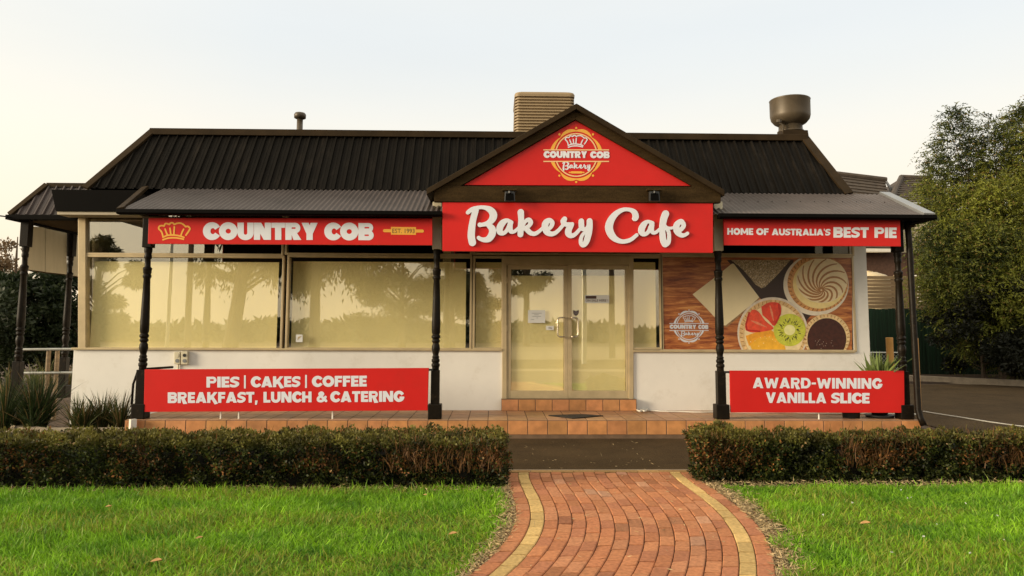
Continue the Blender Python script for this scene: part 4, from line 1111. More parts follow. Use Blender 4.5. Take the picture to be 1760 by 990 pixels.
s5 = sign_board('menu_sign', [(247, 708), (735, 705.5), (737, 632.5), (248.5, 635)], YS, 'long red sign reading PIES CAKES COFFEE, standing on the deck under the left windows')
heavy(s5, 'PIES', .30, 355, 666, 411, 665.8, 18.5, YS, M['white_letter'], .06)
heavy(s5, '|', .3, 419.5, 665.8, 422.5, 665.8, 18.5, YS, M['white_letter'])
heavy(s5, 'CAKES', .30, 431.5, 665.6, 516, 665.2, 18.5, YS, M['white_letter'], .05)
heavy(s5, '|', .3, 524.5, 665, 527.5, 665, 18.5, YS, M['white_letter'])
heavy(s5, 'COFFEE', .30, 536.5, 664.8, 630.5, 664.2, 18.5, YS, M['white_letter'], .06)
heavy(s5, 'BREAKFAST,', .30, 288.5, 692.8, 443, 692, 18.5, YS, M['white_letter'], .06)
heavy(s5, 'LUNCH', .30, 453, 692, 535.5, 691.4, 18.5, YS, M['white_letter'], .06)
heavy(s5, '&', .3, 544, 691.2, 560.5, 691.2, 18.5, YS, M['white_letter'])
heavy(s5, 'CATERING', .30, 568, 691.2, 694, 690.4, 18.5, YS, M['white_letter'], .06)
s6 = sign_board('menu_sign', [(1256, 709), (1555, 709.5), (1554, 637.5), (1254.5, 637)], YS, 'short red sign reading AWARD-WINNING VANILLA SLICE on the deck under the poster window')
heavy(s6, 'AWARD-WINNING', .28, 1294, 667, 1515.5, 668.2, 18, YS, M['white_letter'], .10)
heavy(s6, 'VANILLA', .28, 1316.5, 692.4, 1420, 693, 18, YS, M['white_letter'], .08)
heavy(s6, 'SLICE', .30, 1429, 693, 1494.5, 693.4, 18, YS, M['white_letter'], .06)
for root, pxs in ((s5, (380, 411, 572)), (s6, (1407,))):
    for px in pxs:
        g = MB(); a = at(px, 700, YS + .05); g.tube([(a.x, YS + .05, a.z), (a.x, YS + .05, ZD)], .012, 8); g.build('support_rod', M['white_pvc'], root)
for root, xa, xb, y_ in ((s5, 735, 744, 635), (s6, 1245, 1256, 639)):
    g = MB(); a, b = at(xa, y_, YS + .02), at(xb, y_, YS + .02); g.box((a.x, YS + .01, a.z - .02), (b.x, YS + .04, a.z + .01)); g.build('bracket', M['black'], root)

# ================================================================== POSTER of cakes
YPO = YW - .006
po = thing('poster', at(1300, 602, YPO), 'window poster of fruit tart, swirl tart and vanilla slice on a timber board', 'poster')
cp = lambda x_, y_: (1130 + x_ / 5.029, 430 + y_ / 5.029)
def P_(pts): return [cp(*p) for p in pts]
clipb = s_box(1139.5, 444.5, 1463.5, 603)
def wood_mat():
    m = bpy.data.materials.new('printed_timber'); m.use_nodes = True
    n, l = m.node_tree.nodes, m.node_tree.links; p = n['Principled BSDF']; p.inputs['Roughness'].default_value = .4
    tc = n.new('ShaderNodeTexCoord'); mp = n.new('ShaderNodeMapping'); mp.inputs['Rotation'].default_value = (0, .30, 0); mp.inputs['Scale'].default_value = (.9, 1, 7.5)
    ns = n.new('ShaderNodeTexNoise'); ns.inputs['Scale'].default_value = 2.4; ns.inputs['Detail'].default_value = 9; ns.inputs['Roughness'].default_value = .68; ns.inputs['Distortion'].default_value = .5
    rp = n.new('ShaderNodeValToRGB'); e_ = rp.color_ramp.elements
    e_[0].position = .28; e_[0].color = (.06, .014, .004, 1); e_[1].position = .72; e_[1].color = (.80, .42, .13, 1)
    q = e_.new(.42); q.color = (.26, .062, .015, 1); q = e_.new(.56); q.color = (.52, .18, .045, 1)
    l.new(tc.outputs['Object'], mp.inputs[0]); l.new(mp.outputs[0], ns.inputs[0]); l.new(ns.outputs[0], rp.inputs[0]); l.new(rp.outputs[0], p.inputs['Base Color'])
    return m
def layer(name, F, m, off, step=.6):
    g = MB(); sdf_mesh(g, I(F, clipb), (1138, 443, 1465, 604), step, YPO, off); return g.build(name, m, po)
k_ = 1 / 5.029
ce = lambda x_, y_, rx, ry=None: s_ell(*cp(x_, y_), rx * k_, (ry or rx) * k_)
mb = MB(); mb.prism([at(1138.5, 604, YPO), at(1464.5, 604, YPO), at(1464.5, 442.5, YPO), at(1138.5, 442.5, YPO)], (0, .004, 0)); mb.build('timber_board', wood_mat(), po)
pm = lambda nm, c, v=.15, sc=20, **k: mat(nm, c, .45, v, sc, **k)
layer('dark_gap', s_poly(P_([(600, 85), (1180, 85), (1100, 330), (1330, 560), (1260, 640), (900, 430), (640, 130)])), pm('print_dark', (.035, .014, .007)), .001)
layer('vanilla_slice', s_poly(P_([(303, 382), (500, 232), (645, 115), (660, 118), (880, 408), (800, 480), (590, 650), (560, 650), (420, 500)])), pm('print_icing', (.80, .68, .42), .06, 3), .002)
layer('coconut_cake', s_poly(P_([(635, 85), (1150, 85), (1040, 210), (930, 318), (900, 330), (850, 300), (740, 170)])), pm('print_coconut', (.36, .27, .15), .9, 42), .002)
layer('swirl_tart', ce(1370, 300, 282, 265), pm('print_foil', (.80, .70, .55), .08, 15), .003)
tp = layer('tart_crust', ce(1385, 285, 262, 245), pm('print_crust', (.66, .32, .10), .35, 14), .004)
layer('custard', ce(1400, 290, 230, 215), pm('print_custard', (.88, .70, .30), .1, 10), .005)
layer('meringue', ce(1420, 262, 222, 195), pm('print_meringue', (.88, .72, .44), .1, 10), .006)
sw = []
for kx in range(13):
    a0 = kx * 2 * math.pi / 13; pts = []
    for i in range(12):
        t = i / 11; r = 12 + 205 * t ** .9; a = a0 + 2.0 * t ** .75
        pts.append((*cp(1415 + r * math.cos(a), 345 - 70 * t + r * .92 * math.sin(a)), (.8 + .9 * math.sin(math.pi * t))))
    sw.append(s_stroke(pts))
layer('swirl_pattern', I(U(*sw), ce(1420, 262, 215, 190)), pm('print_toast', (.45, .20, .06), .2, 20), .0068, .4)
layer('fruit_tart', ce(995, 715, 305, 308), pm('print_foil_white', (.72, .62, .50), .15, 18), .007)
layer('tart_rim', ce(995, 720, 290, 292), pm('print_pastry', (.72, .48, .22), .3, 15), .008)
layer('tart_cream', ce(1005, 725, 255, 255), pm('print_cream', (.86, .68, .38), .12, 12), .009)
layer('mango', s_poly(P_([(760, 740), (850, 710), (980, 690), (1080, 760), (1110, 870), (820, 870)])), pm('print_mango', (.92, .46, .03), .15, 10), .010)
layer('kiwi', ce(1140, 690, 138, 140), pm('print_kiwi', (.56, .58, .05), .2, 10), .011)
layer('kiwi_heart', ce(1140, 690, 48, 45), pm('print_kiwi_pale', (.86, .82, .36), .1, 10), .013)
seeds = []
for i in range(34):
    a = i * 2 * math.pi / 34 + .08 * math.sin(i * 5); r0, r1 = 62 + 9 * (i % 3), 76 + 12 * (i % 3)
    seeds.append(s_stroke([cp(1140 + r0 * math.cos(a), 690 + r0 * math.sin(a)), cp(1140 + r1 * math.cos(a), 690 + r1 * math.sin(a))], .62))
layer('seed_pattern', U(*seeds), pm('print_seed', (.03, .03, .008)), .0125, .35)
st1 = s_poly(smooth_pts(P_([(755, 660), (790, 560), (820, 515), (870, 530), (930, 610), (1000, 670), (960, 695), (820, 712), (760, 690)]), 3))
st2 = s_poly(smooth_pts(P_([(895, 490), (960, 452), (1040, 455), (1066, 490), (1060, 560), (1010, 655), (960, 610), (905, 560)]), 3))
layer('strawberry', st1, pm('print_berry', (.80, .08, .03), .25, 10), .012); layer('strawberry', st2, pm('print_berry_dark', (.72, .055, .02), .25, 10), .0135)
layer('core_pattern', U(s_stroke([(*cp(810, 610), .8), (*cp(860, 630), 2.2), (*cp(940, 665), .6)]), s_stroke([(*cp(970, 480), .7), (*cp(985, 540), 2.0), (*cp(1000, 610), .5)])), pm('print_berry_pale', (.78, .24, .12)), .0145, .4)
layer('chocolate_tart', ce(1462, 750, 200, 200), pm('print_pastry_pale', (.78, .56, .28), .25, 16), .0075)
layer('chocolate', ce(1462, 768, 168, 180), pm('print_chocolate', (.055, .012, .005), .4, 18), .0085)
cr = []
for i in range(40):
    a = i * 2 * math.pi / 40
    cr.append(s_stroke([cp(1385 + 238 * math.cos(a), 287 + 222 * math.sin(a)), cp(1385 + 256 * math.cos(a + .03), 287 + 240 * math.sin(a + .03))], 1.1))
layer('crust_pattern', I(U(*cr), D(ce(1385, 285, 262, 245), ce(1400, 290, 230, 215))), pm('print_crust_dark', (.40, .15, .035), .3, 20), .0045, .4)
cr = []
for i in range(46):
    a = i * 2 * math.pi / 46
    cr.append(s_stroke([cp(995 + 262 * math.cos(a), 720 + 264 * math.sin(a)), cp(995 + 282 * math.cos(a + .02), 720 + 284 * math.sin(a + .02))], .9))
layer('rim_pattern', U(*cr), pm('print_rim_brown', (.50, .26, .08), .3, 20), .0085, .4)
cr = [s_stroke([cp(1462 + 178 * math.cos(a), 756 + 182 * math.sin(a)), cp(1462 + 194 * math.cos(a), 753 + 195 * math.sin(a))], .8) for a in np.linspace(0, 6.28, 38)]
layer('pastry_pattern', U(*cr), pm('print_pastry_brown', (.50, .27, .09), .3, 20), .008, .4)
gz = np.random.default_rng(8)
fl_ = lambda x0, x1, y0, y1, k, r0: U(*[s_ell(*cp(gz.uniform(x0, x1), gz.uniform(y0, y1)), gz.uniform(.4, 1) * r0, gz.uniform(.4, 1) * r0 * .7) for _ in range(k)])
layer('glaze_pattern', fl_(1360, 1520, 770, 850, 16, 1.0), pm('print_glint', (.55, .42, .34), .2), .0095, .3)
layer('mango_pattern', fl_(800, 1060, 740, 840, 12, 1.1), pm('print_mango_glint', (1.0, .80, .40), .1), .0105, .3)
layer('mango_edge', I(s_poly(P_([(760, 740), (850, 710), (980, 690), (1080, 760), (1100, 800), (980, 745), (860, 760), (790, 830)]))), pm('print_mango_deep', (.85, .36, .02), .2, 12), .0102)
layer('berry_pattern', U(s_stroke([cp(790, 540), cp(762, 640), cp(770, 690), cp(880, 702)], 1.3), s_stroke([cp(1045, 470), cp(1058, 550), cp(1015, 640)], 1.3)), pm('print_berry_edge', (.50, .02, .01), .2), .0142, .4)
layer('coconut_pattern', I(s_poly(P_([(635, 85), (1150, 85), (1040, 210), (930, 318), (900, 330), (850, 300), (740, 170)])), fl_(640, 1150, 85, 330, 260, 1.5)), pm('print_flake', (.62, .52, .36), .2), .0025, .35)
layer('kiwi_pattern', U(*[s_stroke([cp(1140 + 84 * math.cos(a), 690 + 84 * math.sin(a)), cp(1140 + 126 * math.cos(a), 690 + 126 * math.sin(a))], .45) for a in np.linspace(0, 6.28, 24)]), pm('print_kiwi_ray', (.66, .66, .10), .1), .0118, .35)
layer('slice_shadow', s_poly(P_([(590, 650), (800, 480), (880, 408), (884, 418), (690, 590), (600, 665), (560, 655)])), pm('print_slice_side', (.30, .17, .07), .5, 30), .0015)
lx = lambda f: f
sc, rg = badge(*cp(272, 660), 27.2, 28.6)
def pl2(nm, F, off, st=.3): layer(nm, F, M['white_letter'], off, st)
pl2('plate_emblem', sc, .003); pl2('ring_emblem', rg, .004)
F, bx = text_sdf('COUNTRY', .34, .03, 1151, 565, 1196.5, 565.3, 7.2); pl2('lettering', F, .005)
F, bx = text_sdf('COB', .34, .03, 1200, 565.4, 1217.2, 565.6, 7.2); pl2('lettering', F, .005)
pl2('script_lettering', script_sdf(SC_B, .0185, 1169, 567.5, 3), .005); pl2('hat_emblem', chef_hat(1184, 548, .0235, .6), .005)

# ================================================================== FITTINGS
# evaporative cooler on the roof behind the gable
YCL = 14.2
c0, c1 = at(883, 232, YCL), at(990, 157, YCL); cw = c1.x - c0.x; cxm = (c0.x + c1.x) / 2; zc0, zc1 = zr1 - .02, c1.z
ev = thing('evaporative_cooler', (cxm, YCL + cw / 2, zc0), 'beige louvred evaporative cooler standing on the roof behind the gable', 'air cooler')
def rounded(w, d, r, n=5):
    pts = []
    for sx, sy, a0 in ((1, 1, 0), (-1, 1, 90), (-1, -1, 180), (1, -1, 270)):
        for i in range(n + 1):
            a = R_(a0 + 90 * i / n); pts.append((sx * (w / 2 - r) + r * math.cos(a), sy * (d / 2 - r) + r * math.sin(a)))
    return pts
def loft(mb, secs, cx, cy):
    n = None
    for w, d, r, z in secs:
        ring = [(cx + x, cy + y, z) for x, y in rounded(w, d, r)]
        if n is None: n = len(ring); b = len(mb.v); k = 0
        mb.v += ring; k += 1
    K = len(secs); fs = []
    for i in range(K - 1):
        for j in range(n): fs.append((b + i*n + j, b + i*n + (j+1) % n, b + (i+1)*n + (j+1) % n, b + (i+1)*n + j))
    fs.append(tuple(b + j for j in reversed(range(n)))); fs.append(tuple(b + (K-1)*n + j for j in range(n)))
    mb.f += fs; mb.m += [0] * len(fs)
mb = MB(); secs = []; NL = 20; zt = zc1 - .10
for i in range(NL):
    z = lerp(zc0, zt, i / NL); hh = (zt - zc0) / NL; s = lerp(1.0, .955, i / NL)
    secs += [(cw * s, cw * s, .09, z), (cw * s, cw * s, .09, z + hh * .42), (cw * s - .075, cw * s - .075, .06, z + hh * .60), (cw * s - .075, cw * s - .075, .06, z + hh * .97)]
loft(mb, secs, cxm, YCL + cw / 2); mb.build('louvre_body', M['cooler'], ev)
mb = MB(); loft(mb, [(cw * .97, cw * .97, .10, zt), (cw * .975, cw * .975, .10, zt + .05), (cw * .955, cw * .955, .12, zt + .085), (cw * .90, cw * .90, .12, zt + .10)], cxm, YCL + cw / 2); mb.build('lid', M['cooler'], ev, smooth=False)

# exhaust cowl
YX = 13.6; a, b = at(1326, 232, YX), at(1390, 173, YX); xc = (a.x + b.x) / 2; rad = (b.x - a.x) / 2; zz = lambda y: at(1358, y, YX).z
ex = thing('exhaust_cowl', (xc, YX, zr1), 'round weathered steel kitchen exhaust cowl at the right end of the roof ridge', 'exhaust vent')
mb = MB(); mb.lathe((xc, YX, 0), [(rad * .55, zz(217)), (rad * .80, zz(212)), (rad * .95, zz(206)), (rad * .995, zz(200)), (rad, zz(174)), (rad * 1.02, zz(173)), (rad * .985, zz(172)), (rad * .96, zz(175)), (rad * .94, zz(204)), (rad * .5, zz(210))], 36); mb.build('drum', M['cowl'], ex, smooth=True)
mb = MB(); mb.lathe((xc, YX, 0), [(rad * .62, zz(240)), (rad * .62, zz(228)), (rad * .66, zz(227.5)), (rad * .66, zz(226)), (rad * .60, zz(225.5)), (rad * .58, zz(214))], 28); mb.build('neck', M['cowl'], ex, smooth=True)
mb = MB(); q = rad * .66; mb.prism([(xc - q * 1.0, YX - q, zr1 - .35), (xc + q * 1.25, YX - q, zr1 - .35), (xc + q * .95, YX - q, zz(229)), (xc - q, YX - q, zz(229))], (0, q * 2, 0)); mb.build('base_flashing', M['flashing'], ex, .01)
mb = MB(); mb.tube([(xc - rad * .72, YX - rad * .55, zz(212)), (xc - rad * .85, YX - rad * .6, zz(216)), (xc - rad * .66, YX - rad * .62, zz(221)), (xc - rad * .62, YX - rad * .6, zz(232))], .018, 6); mb.lathe((xc - rad * .82, YX - rad * .58, zz(216)), [(.05, 0), (.05, .05)], 8); mb.build('cable', M['cowl'], ex)
# flue
YF = 13.4; a = at(515, 224, YF); zz = lambda y: at(515, y, YF).z
fl = thing('flue_pipe', (a.x, YF, zr1), 'thin capped steel flue pipe on the left part of the roof ridge', 'flue')
mb = MB(); mb.lathe((a.x, YF, 0), [(.055, zr1 - .1), (.055, zz(203))], 16); mb.build('pipe', M['cowl'], fl, smooth=True)
mb = MB(); mb.lathe((a.x, YF, 0), [(.07, zz(204.5)), (.105, zz(203)), (.108, zz(197)), (.09, zz(194.5)), (.02, zz(194))], 20); mb.build('cap', M['cowl'], fl, smooth=True)

# floodlights
def flood(px, label):
    Y = YGB - .03; p = at(px, 329, Y); r = thing('floodlight', (p.x, Y, p.z), label, 'floodlight', 'floodlights over the entrance sign')
    g = MB(); w = .105
    g.box((p.x - w, Y - .11, p.z - .005), (p.x + w, Y + .0, p.z + .022)); g.box((p.x - w * .7, Y - .09, p.z + .022), (p.x + w * .7, Y - .02, p.z + .04)); g.build('bracket', M['brown'], r, .004)
    g = MB(); c = Vector((p.x, Y - .13, p.z - .10)); q = .078
    g.prism([c + Vector((-q, 0, -.07)), c + Vector((q, 0, -.07)), c + Vector((q * .9, .02, .08)), c + Vector((-q * .9, .02, .08))], (0, .08, .02)); g.build('lamp_body', M['black'], r, .01)
    g = MB(); g.quad(c + Vector((-q * .8, -.004, -.055)), c + Vector((q * .8, -.004, -.055)), c + Vector((q * .7, .011, .05)), c + Vector((-q * .7, .011, .05))); g.build('lens', M['gutter'], r)
    g = MB(); g.tube([c + Vector((q * .8, .06, .06)), c + Vector((q * 1.2, .05, .09)), c + Vector((q * 1.1, .07, .13))], .008, 6); g.build('cable', M['black'], r)
    g = MB(); g.lathe(c + Vector((0, .0, .05)), [(.022, 0), (.022, .03)], 10); g.build('sensor', M['black'], r)
flood(876, 'small black floodlight on the brown beam above the word Bakery'); flood(1122, 'small black floodlight on the brown beam above the word Cafe')

# power outlets on the white wall
pb = thing('power_outlet', at(311, 625, YW), 'pair of beige weatherproof power outlets on the white wall under the left window', 'power outlet')
for xa, xb, y0_, y1_ in ((299, 309.5, 605, 626), (311, 322.5, 604, 626.5)):
    g = MB(); g.pbox(xa, y0_, xb, y1_, YW - .07, .069); bx_ = g.build('box', M['cream_paint'], pb, .008)
    g = MB(); c = at((xa + xb) / 2, lerp(y0_, y1_, .3), YW - .078)
    n = 12; g.prism([c + Vector((.027 * math.cos(2 * math.pi * i / n), 0, .027 * math.sin(2 * math.pi * i / n))) for i in range(n)], (0, .007, 0)); g.build('switch', M['black'] if xa > 305 else M['cream_paint'], bx_)
    g = MB(); c = at((xa + xb) / 2, lerp(y0_, y1_, .72), YW - .078)
    g.prism([c + Vector((.03 * math.cos(2 * math.pi * i / n), 0, .03 * math.sin(2 * math.pi * i / n))) for i in range(n)], (0, .007, 0)); g.build('socket', M['flashing_pale'], bx_)
g = MB(); g.tube([at(306, 626, YW - .02), at(306, 634, YW - .02), at(302, 650, YW - .02), at(302, 700, YW - .02)], .012, 6); g.build('conduit', M['cream_paint'], pb)

# doormat, cord
mb = MB(); ps = [(942, 714.5), (1000, 712.8), (1037, 715.2), (985, 719.8)]
def deckp(px, py, lift=0.0):
    d = ray(px, py); t = (ZD + lift - CAM_H) / d.z; return Vector((d.x * t, d.y * t, ZD + lift))
mb.prism([deckp(*p, .004) for p in ps], (0, 0, .012)); tag(mb.build('doormat', M['mat_rubber'], bevel=.004), 'dark worn doormat lying askew on the tiled deck before the doors', 'doormat')
YC = YW - .17
pts = [deckp(1088, 703, .02)] + [deckp(1098 + 7 * math.cos(a) + a * 1.2, 703 + 3.5 * math.sin(a), .015 + .03 * abs(math.sin(a))) for a in np.linspace(0, 9, 24)]
pts += [deckp(x, y, .012) for x, y in ((1116, 705.5), (1140, 707), (1170, 707.5), (1205, 708.5), (1240, 708), (1300, 709.5), (1360, 709), (1420, 711), (1500, 711), (1574, 712))]
pts = smooth_pts([tuple(p) for p in pts], 3)
mb = MB(); mb.tube(pts, .012, 6); pts2 = [deckp(x, 704.2, .012) for x in (830, 900, 1000, 1086)]
cd = mb.build('extension_cord', M['white_pvc'], smooth=True); tag(cd, 'white cord knotted beside the door step and running right along the deck', 'cord')
def roadp(px, py, z=-.03): return ground(px, py, z)
mb = MB(); mb.tube([tuple(p) for p in smooth_pts([tuple(roadp(*p)) for p in ((1587, 707), (1610, 711), (1650, 717), (1700, 725), (1760, 733), (1850, 742))], 4)], .011, 6)
tag(mb.build('extension_cord', M['white_pvc'], smooth=True), 'white cord lying across the asphalt right of the drainpipe', 'cord')
mb = MB(); pq = [(at(x, 703.4, YW - .012)) for x in (758, 862)]
# notices on the doors
YN = YW + .004
def notice(px0, py0, px1, py1, label, extra=None, tilt=0):
    c = at((px0 + px1) / 2, py1, YN); r = thing('notice', c, label, 'notice', 'notices stuck to the doors')
    g = MB(); g.prism([at(px0, py1 - tilt, YN), at(px1, py1, YN), at(px1, py0, YN), at(px0, py0 - tilt, YN)], (0, .002, 0)); g.build('sheet', M['paper'], r)
    if extra: extra(r)
def ex1(r):
    g = MB()
    for i, (xa, xb) in enumerate(((914, 931), (918, 926), (915, 930), (922, 925), (913, 918))):
        y_ = 538 + i * 2.7; g.pbox(xa, y_, xb, y_ + .7, YN - .001, .0008)
    g.build('writing', M['flashing_pale'], r)
notice(907.5, 533, 937, 555, 'white A4 page of faint typed lines taped inside the left door', ex1)
def ex2(r):
    g = MB(); g.pbox(1006.5, 508.5, 1025, 513.5, YN - .001, .0008); g.build('heading_block', M['dark_print'], r)
    g = MB(); font_px(g, 'ON SALE HERE !', 1006.5, 518.4, 1045, 4.2, YN, .0015, 0, bold=.012); g.build('lettering', M['dark_print'], r)
notice(1005, 507.2, 1047, 520.8, 'white sticker reading ON SALE HERE on the right door', ex2)
def ex3(r):
    g = MB(); font_px(g, 'PULL', 943.2, 565.2, 949, 3.4, YN, .0015, 0, bold=.01); g.build('lettering', M['dark_print'], r)
notice(938.5, 560, 952, 567.2, 'tiny white PULL label beside the left door handle', ex3)
sh = MB(); sdf_mesh(sh, s_poly([(985, 533), (990, 534.3), (995, 533), (994.6, 538), (993, 541), (990, 543), (987, 541), (985.4, 538)]), (984, 532, 996, 544), .4, YN, 0, .0015)
r = thing('sticker', at(990, 543, YN), 'small dark shield shaped security sticker above the right door handle', 'sticker'); sh.build('shield', M['dark_print'], r)
sh = MB(); sdf_mesh(sh, D(s_ell(990, 537.5, 2.6, 2.6), s_ell(990, 537.5, 1.6, 1.6)), (986, 534, 994, 542), .3, YN, .001); sh.build('emblem', M['flashing_pale'], r)
YQ = YW + .02
r = thing('sticker', at(514, 588, YQ), 'square white sticker low in the corner of the second large window', 'sticker')
g = MB(); g.prism([at(508.5, 588, YQ), at(520, 588, YQ), at(520, 575, YQ), at(508.5, 575, YQ)], (0, .002, 0)); g.build('sheet', M['paper'], r)
g = MB(); g.prism([at(511, 585, YQ - .002), at(514, 582, YQ - .002), at(519, 577, YQ - .002), at(512, 579, YQ - .002)], (0, .001, 0)); g.build('picture', M['frame'], r)

# pots
def pot(px, py, w, h, bowl, label):
    p = deckp(px, py); k = w / 2; r = thing('plant_pot', (p.x, p.y, ZD), label, 'plant pot', 'pots on the deck')
    prof = [(k * .55, 0), (k * .95, h * .5), (k, h * .9), (k * 1.04, h), (k * .93, h), (k * .88, h * .85)] if bowl else [(k * .78, 0), (k, h * .88), (k * 1.08, h * .9), (k * 1.08, h), (k * .96, h), (k * .9, h * .85)]
    g = MB()
    if bowl: g.lathe((p.x, p.y, ZD), [(k * 1.05, 0), (k * 1.18, .035), (k * 1.12, .04)], 24)
    g.lathe((p.x, p.y, ZD + (.02 if bowl else 0)), prof, 24); g.build('container', M['pot'], r, smooth=True)
    g = MB(); g.lathe((p.x, p.y, ZD + h * .84), [(k * .9, 0), (k * .3, .02)], 16); g.build('potting_soil', M['soil'], r)
    return r, p, h
pot(1463, 718, .30, .34, False, 'tapered black plant pot behind the vanilla slice sign, left one of two'.replace(', left one of two', ' below the letters SLICE'))
rp_, pp, ph = pot(1512, 717, .36, .36, True, 'round black plant pot in a saucer holding the spiky plant, near the right post')
rr = np.random.default_rng(5); n = 64
P = np.stack([pp.x + rr.normal(size=n) * .05, pp.y + rr.normal(size=n) * .05, np.full(n, ZD + .25)], 1)
lean = rr.normal(size=(n, 3)) * .20; lean[:, 2] = -.05
zt = at(1512, 608, pp.y).z
root = thing('potted_plant', (pp.x, pp.y, ZD + .25), 'spiky green strap leaved plant rising above the vanilla slice sign', 'plant')
blade_mesh('leaves', P, lean, (zt - ZD - .2) * rr.uniform(.75, 1.08, n), .055, np.array((.15, .20, .055)) * rr.uniform(.6, 1.3, (n, 1)), M['leaf'], root)

# bollards and mesh gate right of the shop
def bollard(px, pt, r, label):
    b = at(px, pt, 13.9); root = thing('bollard', (b.x, 13.9, -.045), label, 'bollard', 'ochre bollards beside the shop')
    g = MB(); g.lathe((b.x, 13.9, -.045), [(r, 0), (r, b.z + .035), (r * .9, b.z + .045)], 18); g.build('post', M['bollard'], root, smooth=False)
bollard(1528.5, 580, .065, 'thick ochre yellow bollard behind the potted plant'); bollard(1573.5, 581, .05, 'slim ochre yellow bollard just right of the drainpipe')
YM = 15.5; g0, g1 = at(1496, 606, YM), at(1549, 606, YM)
gt_ = thing('mesh_gate', ((g0.x + g1.x) / 2, YM, -.045), 'low galvanised pipe gate with chain mesh behind the potted plant', 'gate')
g = MB(); g.tube([(g0.x, YM, .1), (g0.x, YM, g0.z), (g1.x, YM, g0.z), (g1.x, YM, -.04)], .028, 8); g.tube([(g0.x, YM, .15), (g1.x, YM, .15)], .02, 8); g.build('pipe_frame', M['galv'], gt_)
g = MB(); W_ = g1.x - g0.x; Hh = g0.z - .15; st_ = .085
k = int((W_ + Hh) / st_)
for i in range(k):
    t = i * st_
    for sg in (0, 1):
        xa, za = (t, 0) if t < W_ else (W_, t - W_); xb, zb = (t - Hh, Hh) if t > Hh else (0, t)
        if sg: xa, xb = W_ - xa, W_ - xb
        g.tube([(g0.x + xa, YM, .15 + za), (g0.x + xb, YM, .15 + zb)], .004, 4, cap=False)
g.build('chain_mesh', M['galv'], gt_)

# ================================================================== LEFT SIDE VERANDAH
YL = 12.32; YLT = YL + .22
lz = at(70, 378, YL).z; lt = at(110, 320, YLT).z
xg0, xg1 = at(18, 372, YL - .15).x, at(82, 319, YLT).x
mb = MB(); xe = XL - .02
def l_lim(x): return (0.0, min(1.0, (x - xg0) / (xg1 - xg0)))
sloped_sheet(mb, rib_profile(xg0, xe + .3, .13, .022, .034), YL - .15, lz + .05, YLT, lt, l_lim)
mb.quad((xg0, YL - .15, lz + .05), (xg1, YLT, lt), (xg1, 20, lt), (xg0, 20, lz + .05))
mb.quad((xg1, YLT, lt), (xe + .8, YLT, lt), (xe + .8, 20, lt), (xg1, 20, lt))
sv = mb.build('side_verandah_roof', M['corrugated'], bak)
hip_cap((xg0, YL - .17, lz + .06), (xg1, YLT - .02, lt + .02), .045, M['flashing'], par=sv); g = MB(); g.box((xg1, YLT - .04, lt - .02), (xe + .6, YLT + .05, lt + .05)); g.build('ridge_cap', M['flashing'], sv)
mb = MB(); mb.box((xg0 - .02, YL - .25, lz - .03), (xe - .03, YL - .13, lz + .05)); mb.box((xg0 - .02, YL - .129, lz - .03), (xg0 + .08, 19, lz + .05)); mb.build('gutter', M['gutter'], bak, .005)
mb = MB(); mb.box((xg0 + .1, YL - .1, lz + .0), (xe, 19, lz + .03)); mb.build('soffit', M['brown'], bak)
def side_post(px, Y):
    x0 = at(px, 600, Y).x; src = [c for c in bak.children if c.name.startswith('verandah_post')][0]
    c = src.copy(); COL.objects.link(c); c.parent = bak
    bx0 = at(241, 720, YP).x
    c.location = (x0 - bx0, Y - YP, 0); c.scale.z = (lz + .01 - GZ) / (at(241, 376, YP).z - GZ)
    for ch in src.children:
        d = ch.copy(); COL.objects.link(d); d.parent = c
    return x0
px1 = side_post(33, YL + .05); px2 = side_post(112, 14.0)
def side_panel(pxa, pxb, Ya, Yb, t0a, b0a, t0b, b0b):
    a, b = at(pxa, t0a, Ya), at(pxa, b0a, Ya); c, d = at(pxb, b0b, Yb), at(pxb, t0b, Yb)
    g = MB(); g.prism([b, c, d, a], (.02, .0, 0)); p = g.build('side_awning_panel', M['panel'], bak)
    g = MB(); n = Vector((-.012, -.02, 0))
    g.tube([b + n, c + n], .02, 6); g.tube([c + n, d + n], .014, 6); g.tube([a + n, b + n], .014, 6); g.build('edge_bar', M['brown'], p)
side_panel(45, 75, YL + .12, YL + .8, 388, 463, 391, 467); side_panel(76.5, 113, YL + .84, YL + 1.6, 391, 467.5, 394, 471.5); side_panel(120, 139, YL + 1.8, YL + 2.5, 394, 473, 396, 476)
rl = thing('handrail', (px1, YL + .3, GZ), 'low pale metal handrail between the side verandah posts at far left', 'handrail')
g = MB()
for y_ in (601, 641.5): g.tube([at(34, y_, YL + .3), at(127, y_ - 1, YL + .3)], .022, 8)
g.build('rails', M['galv'], rl)
for px in (84, 99):
    g = MB(); a = at(px, 602, YL + .34); g.tube([a, (a.x, a.y, GZ)], .035, 8); g.build('upright', M['slat'], rl)

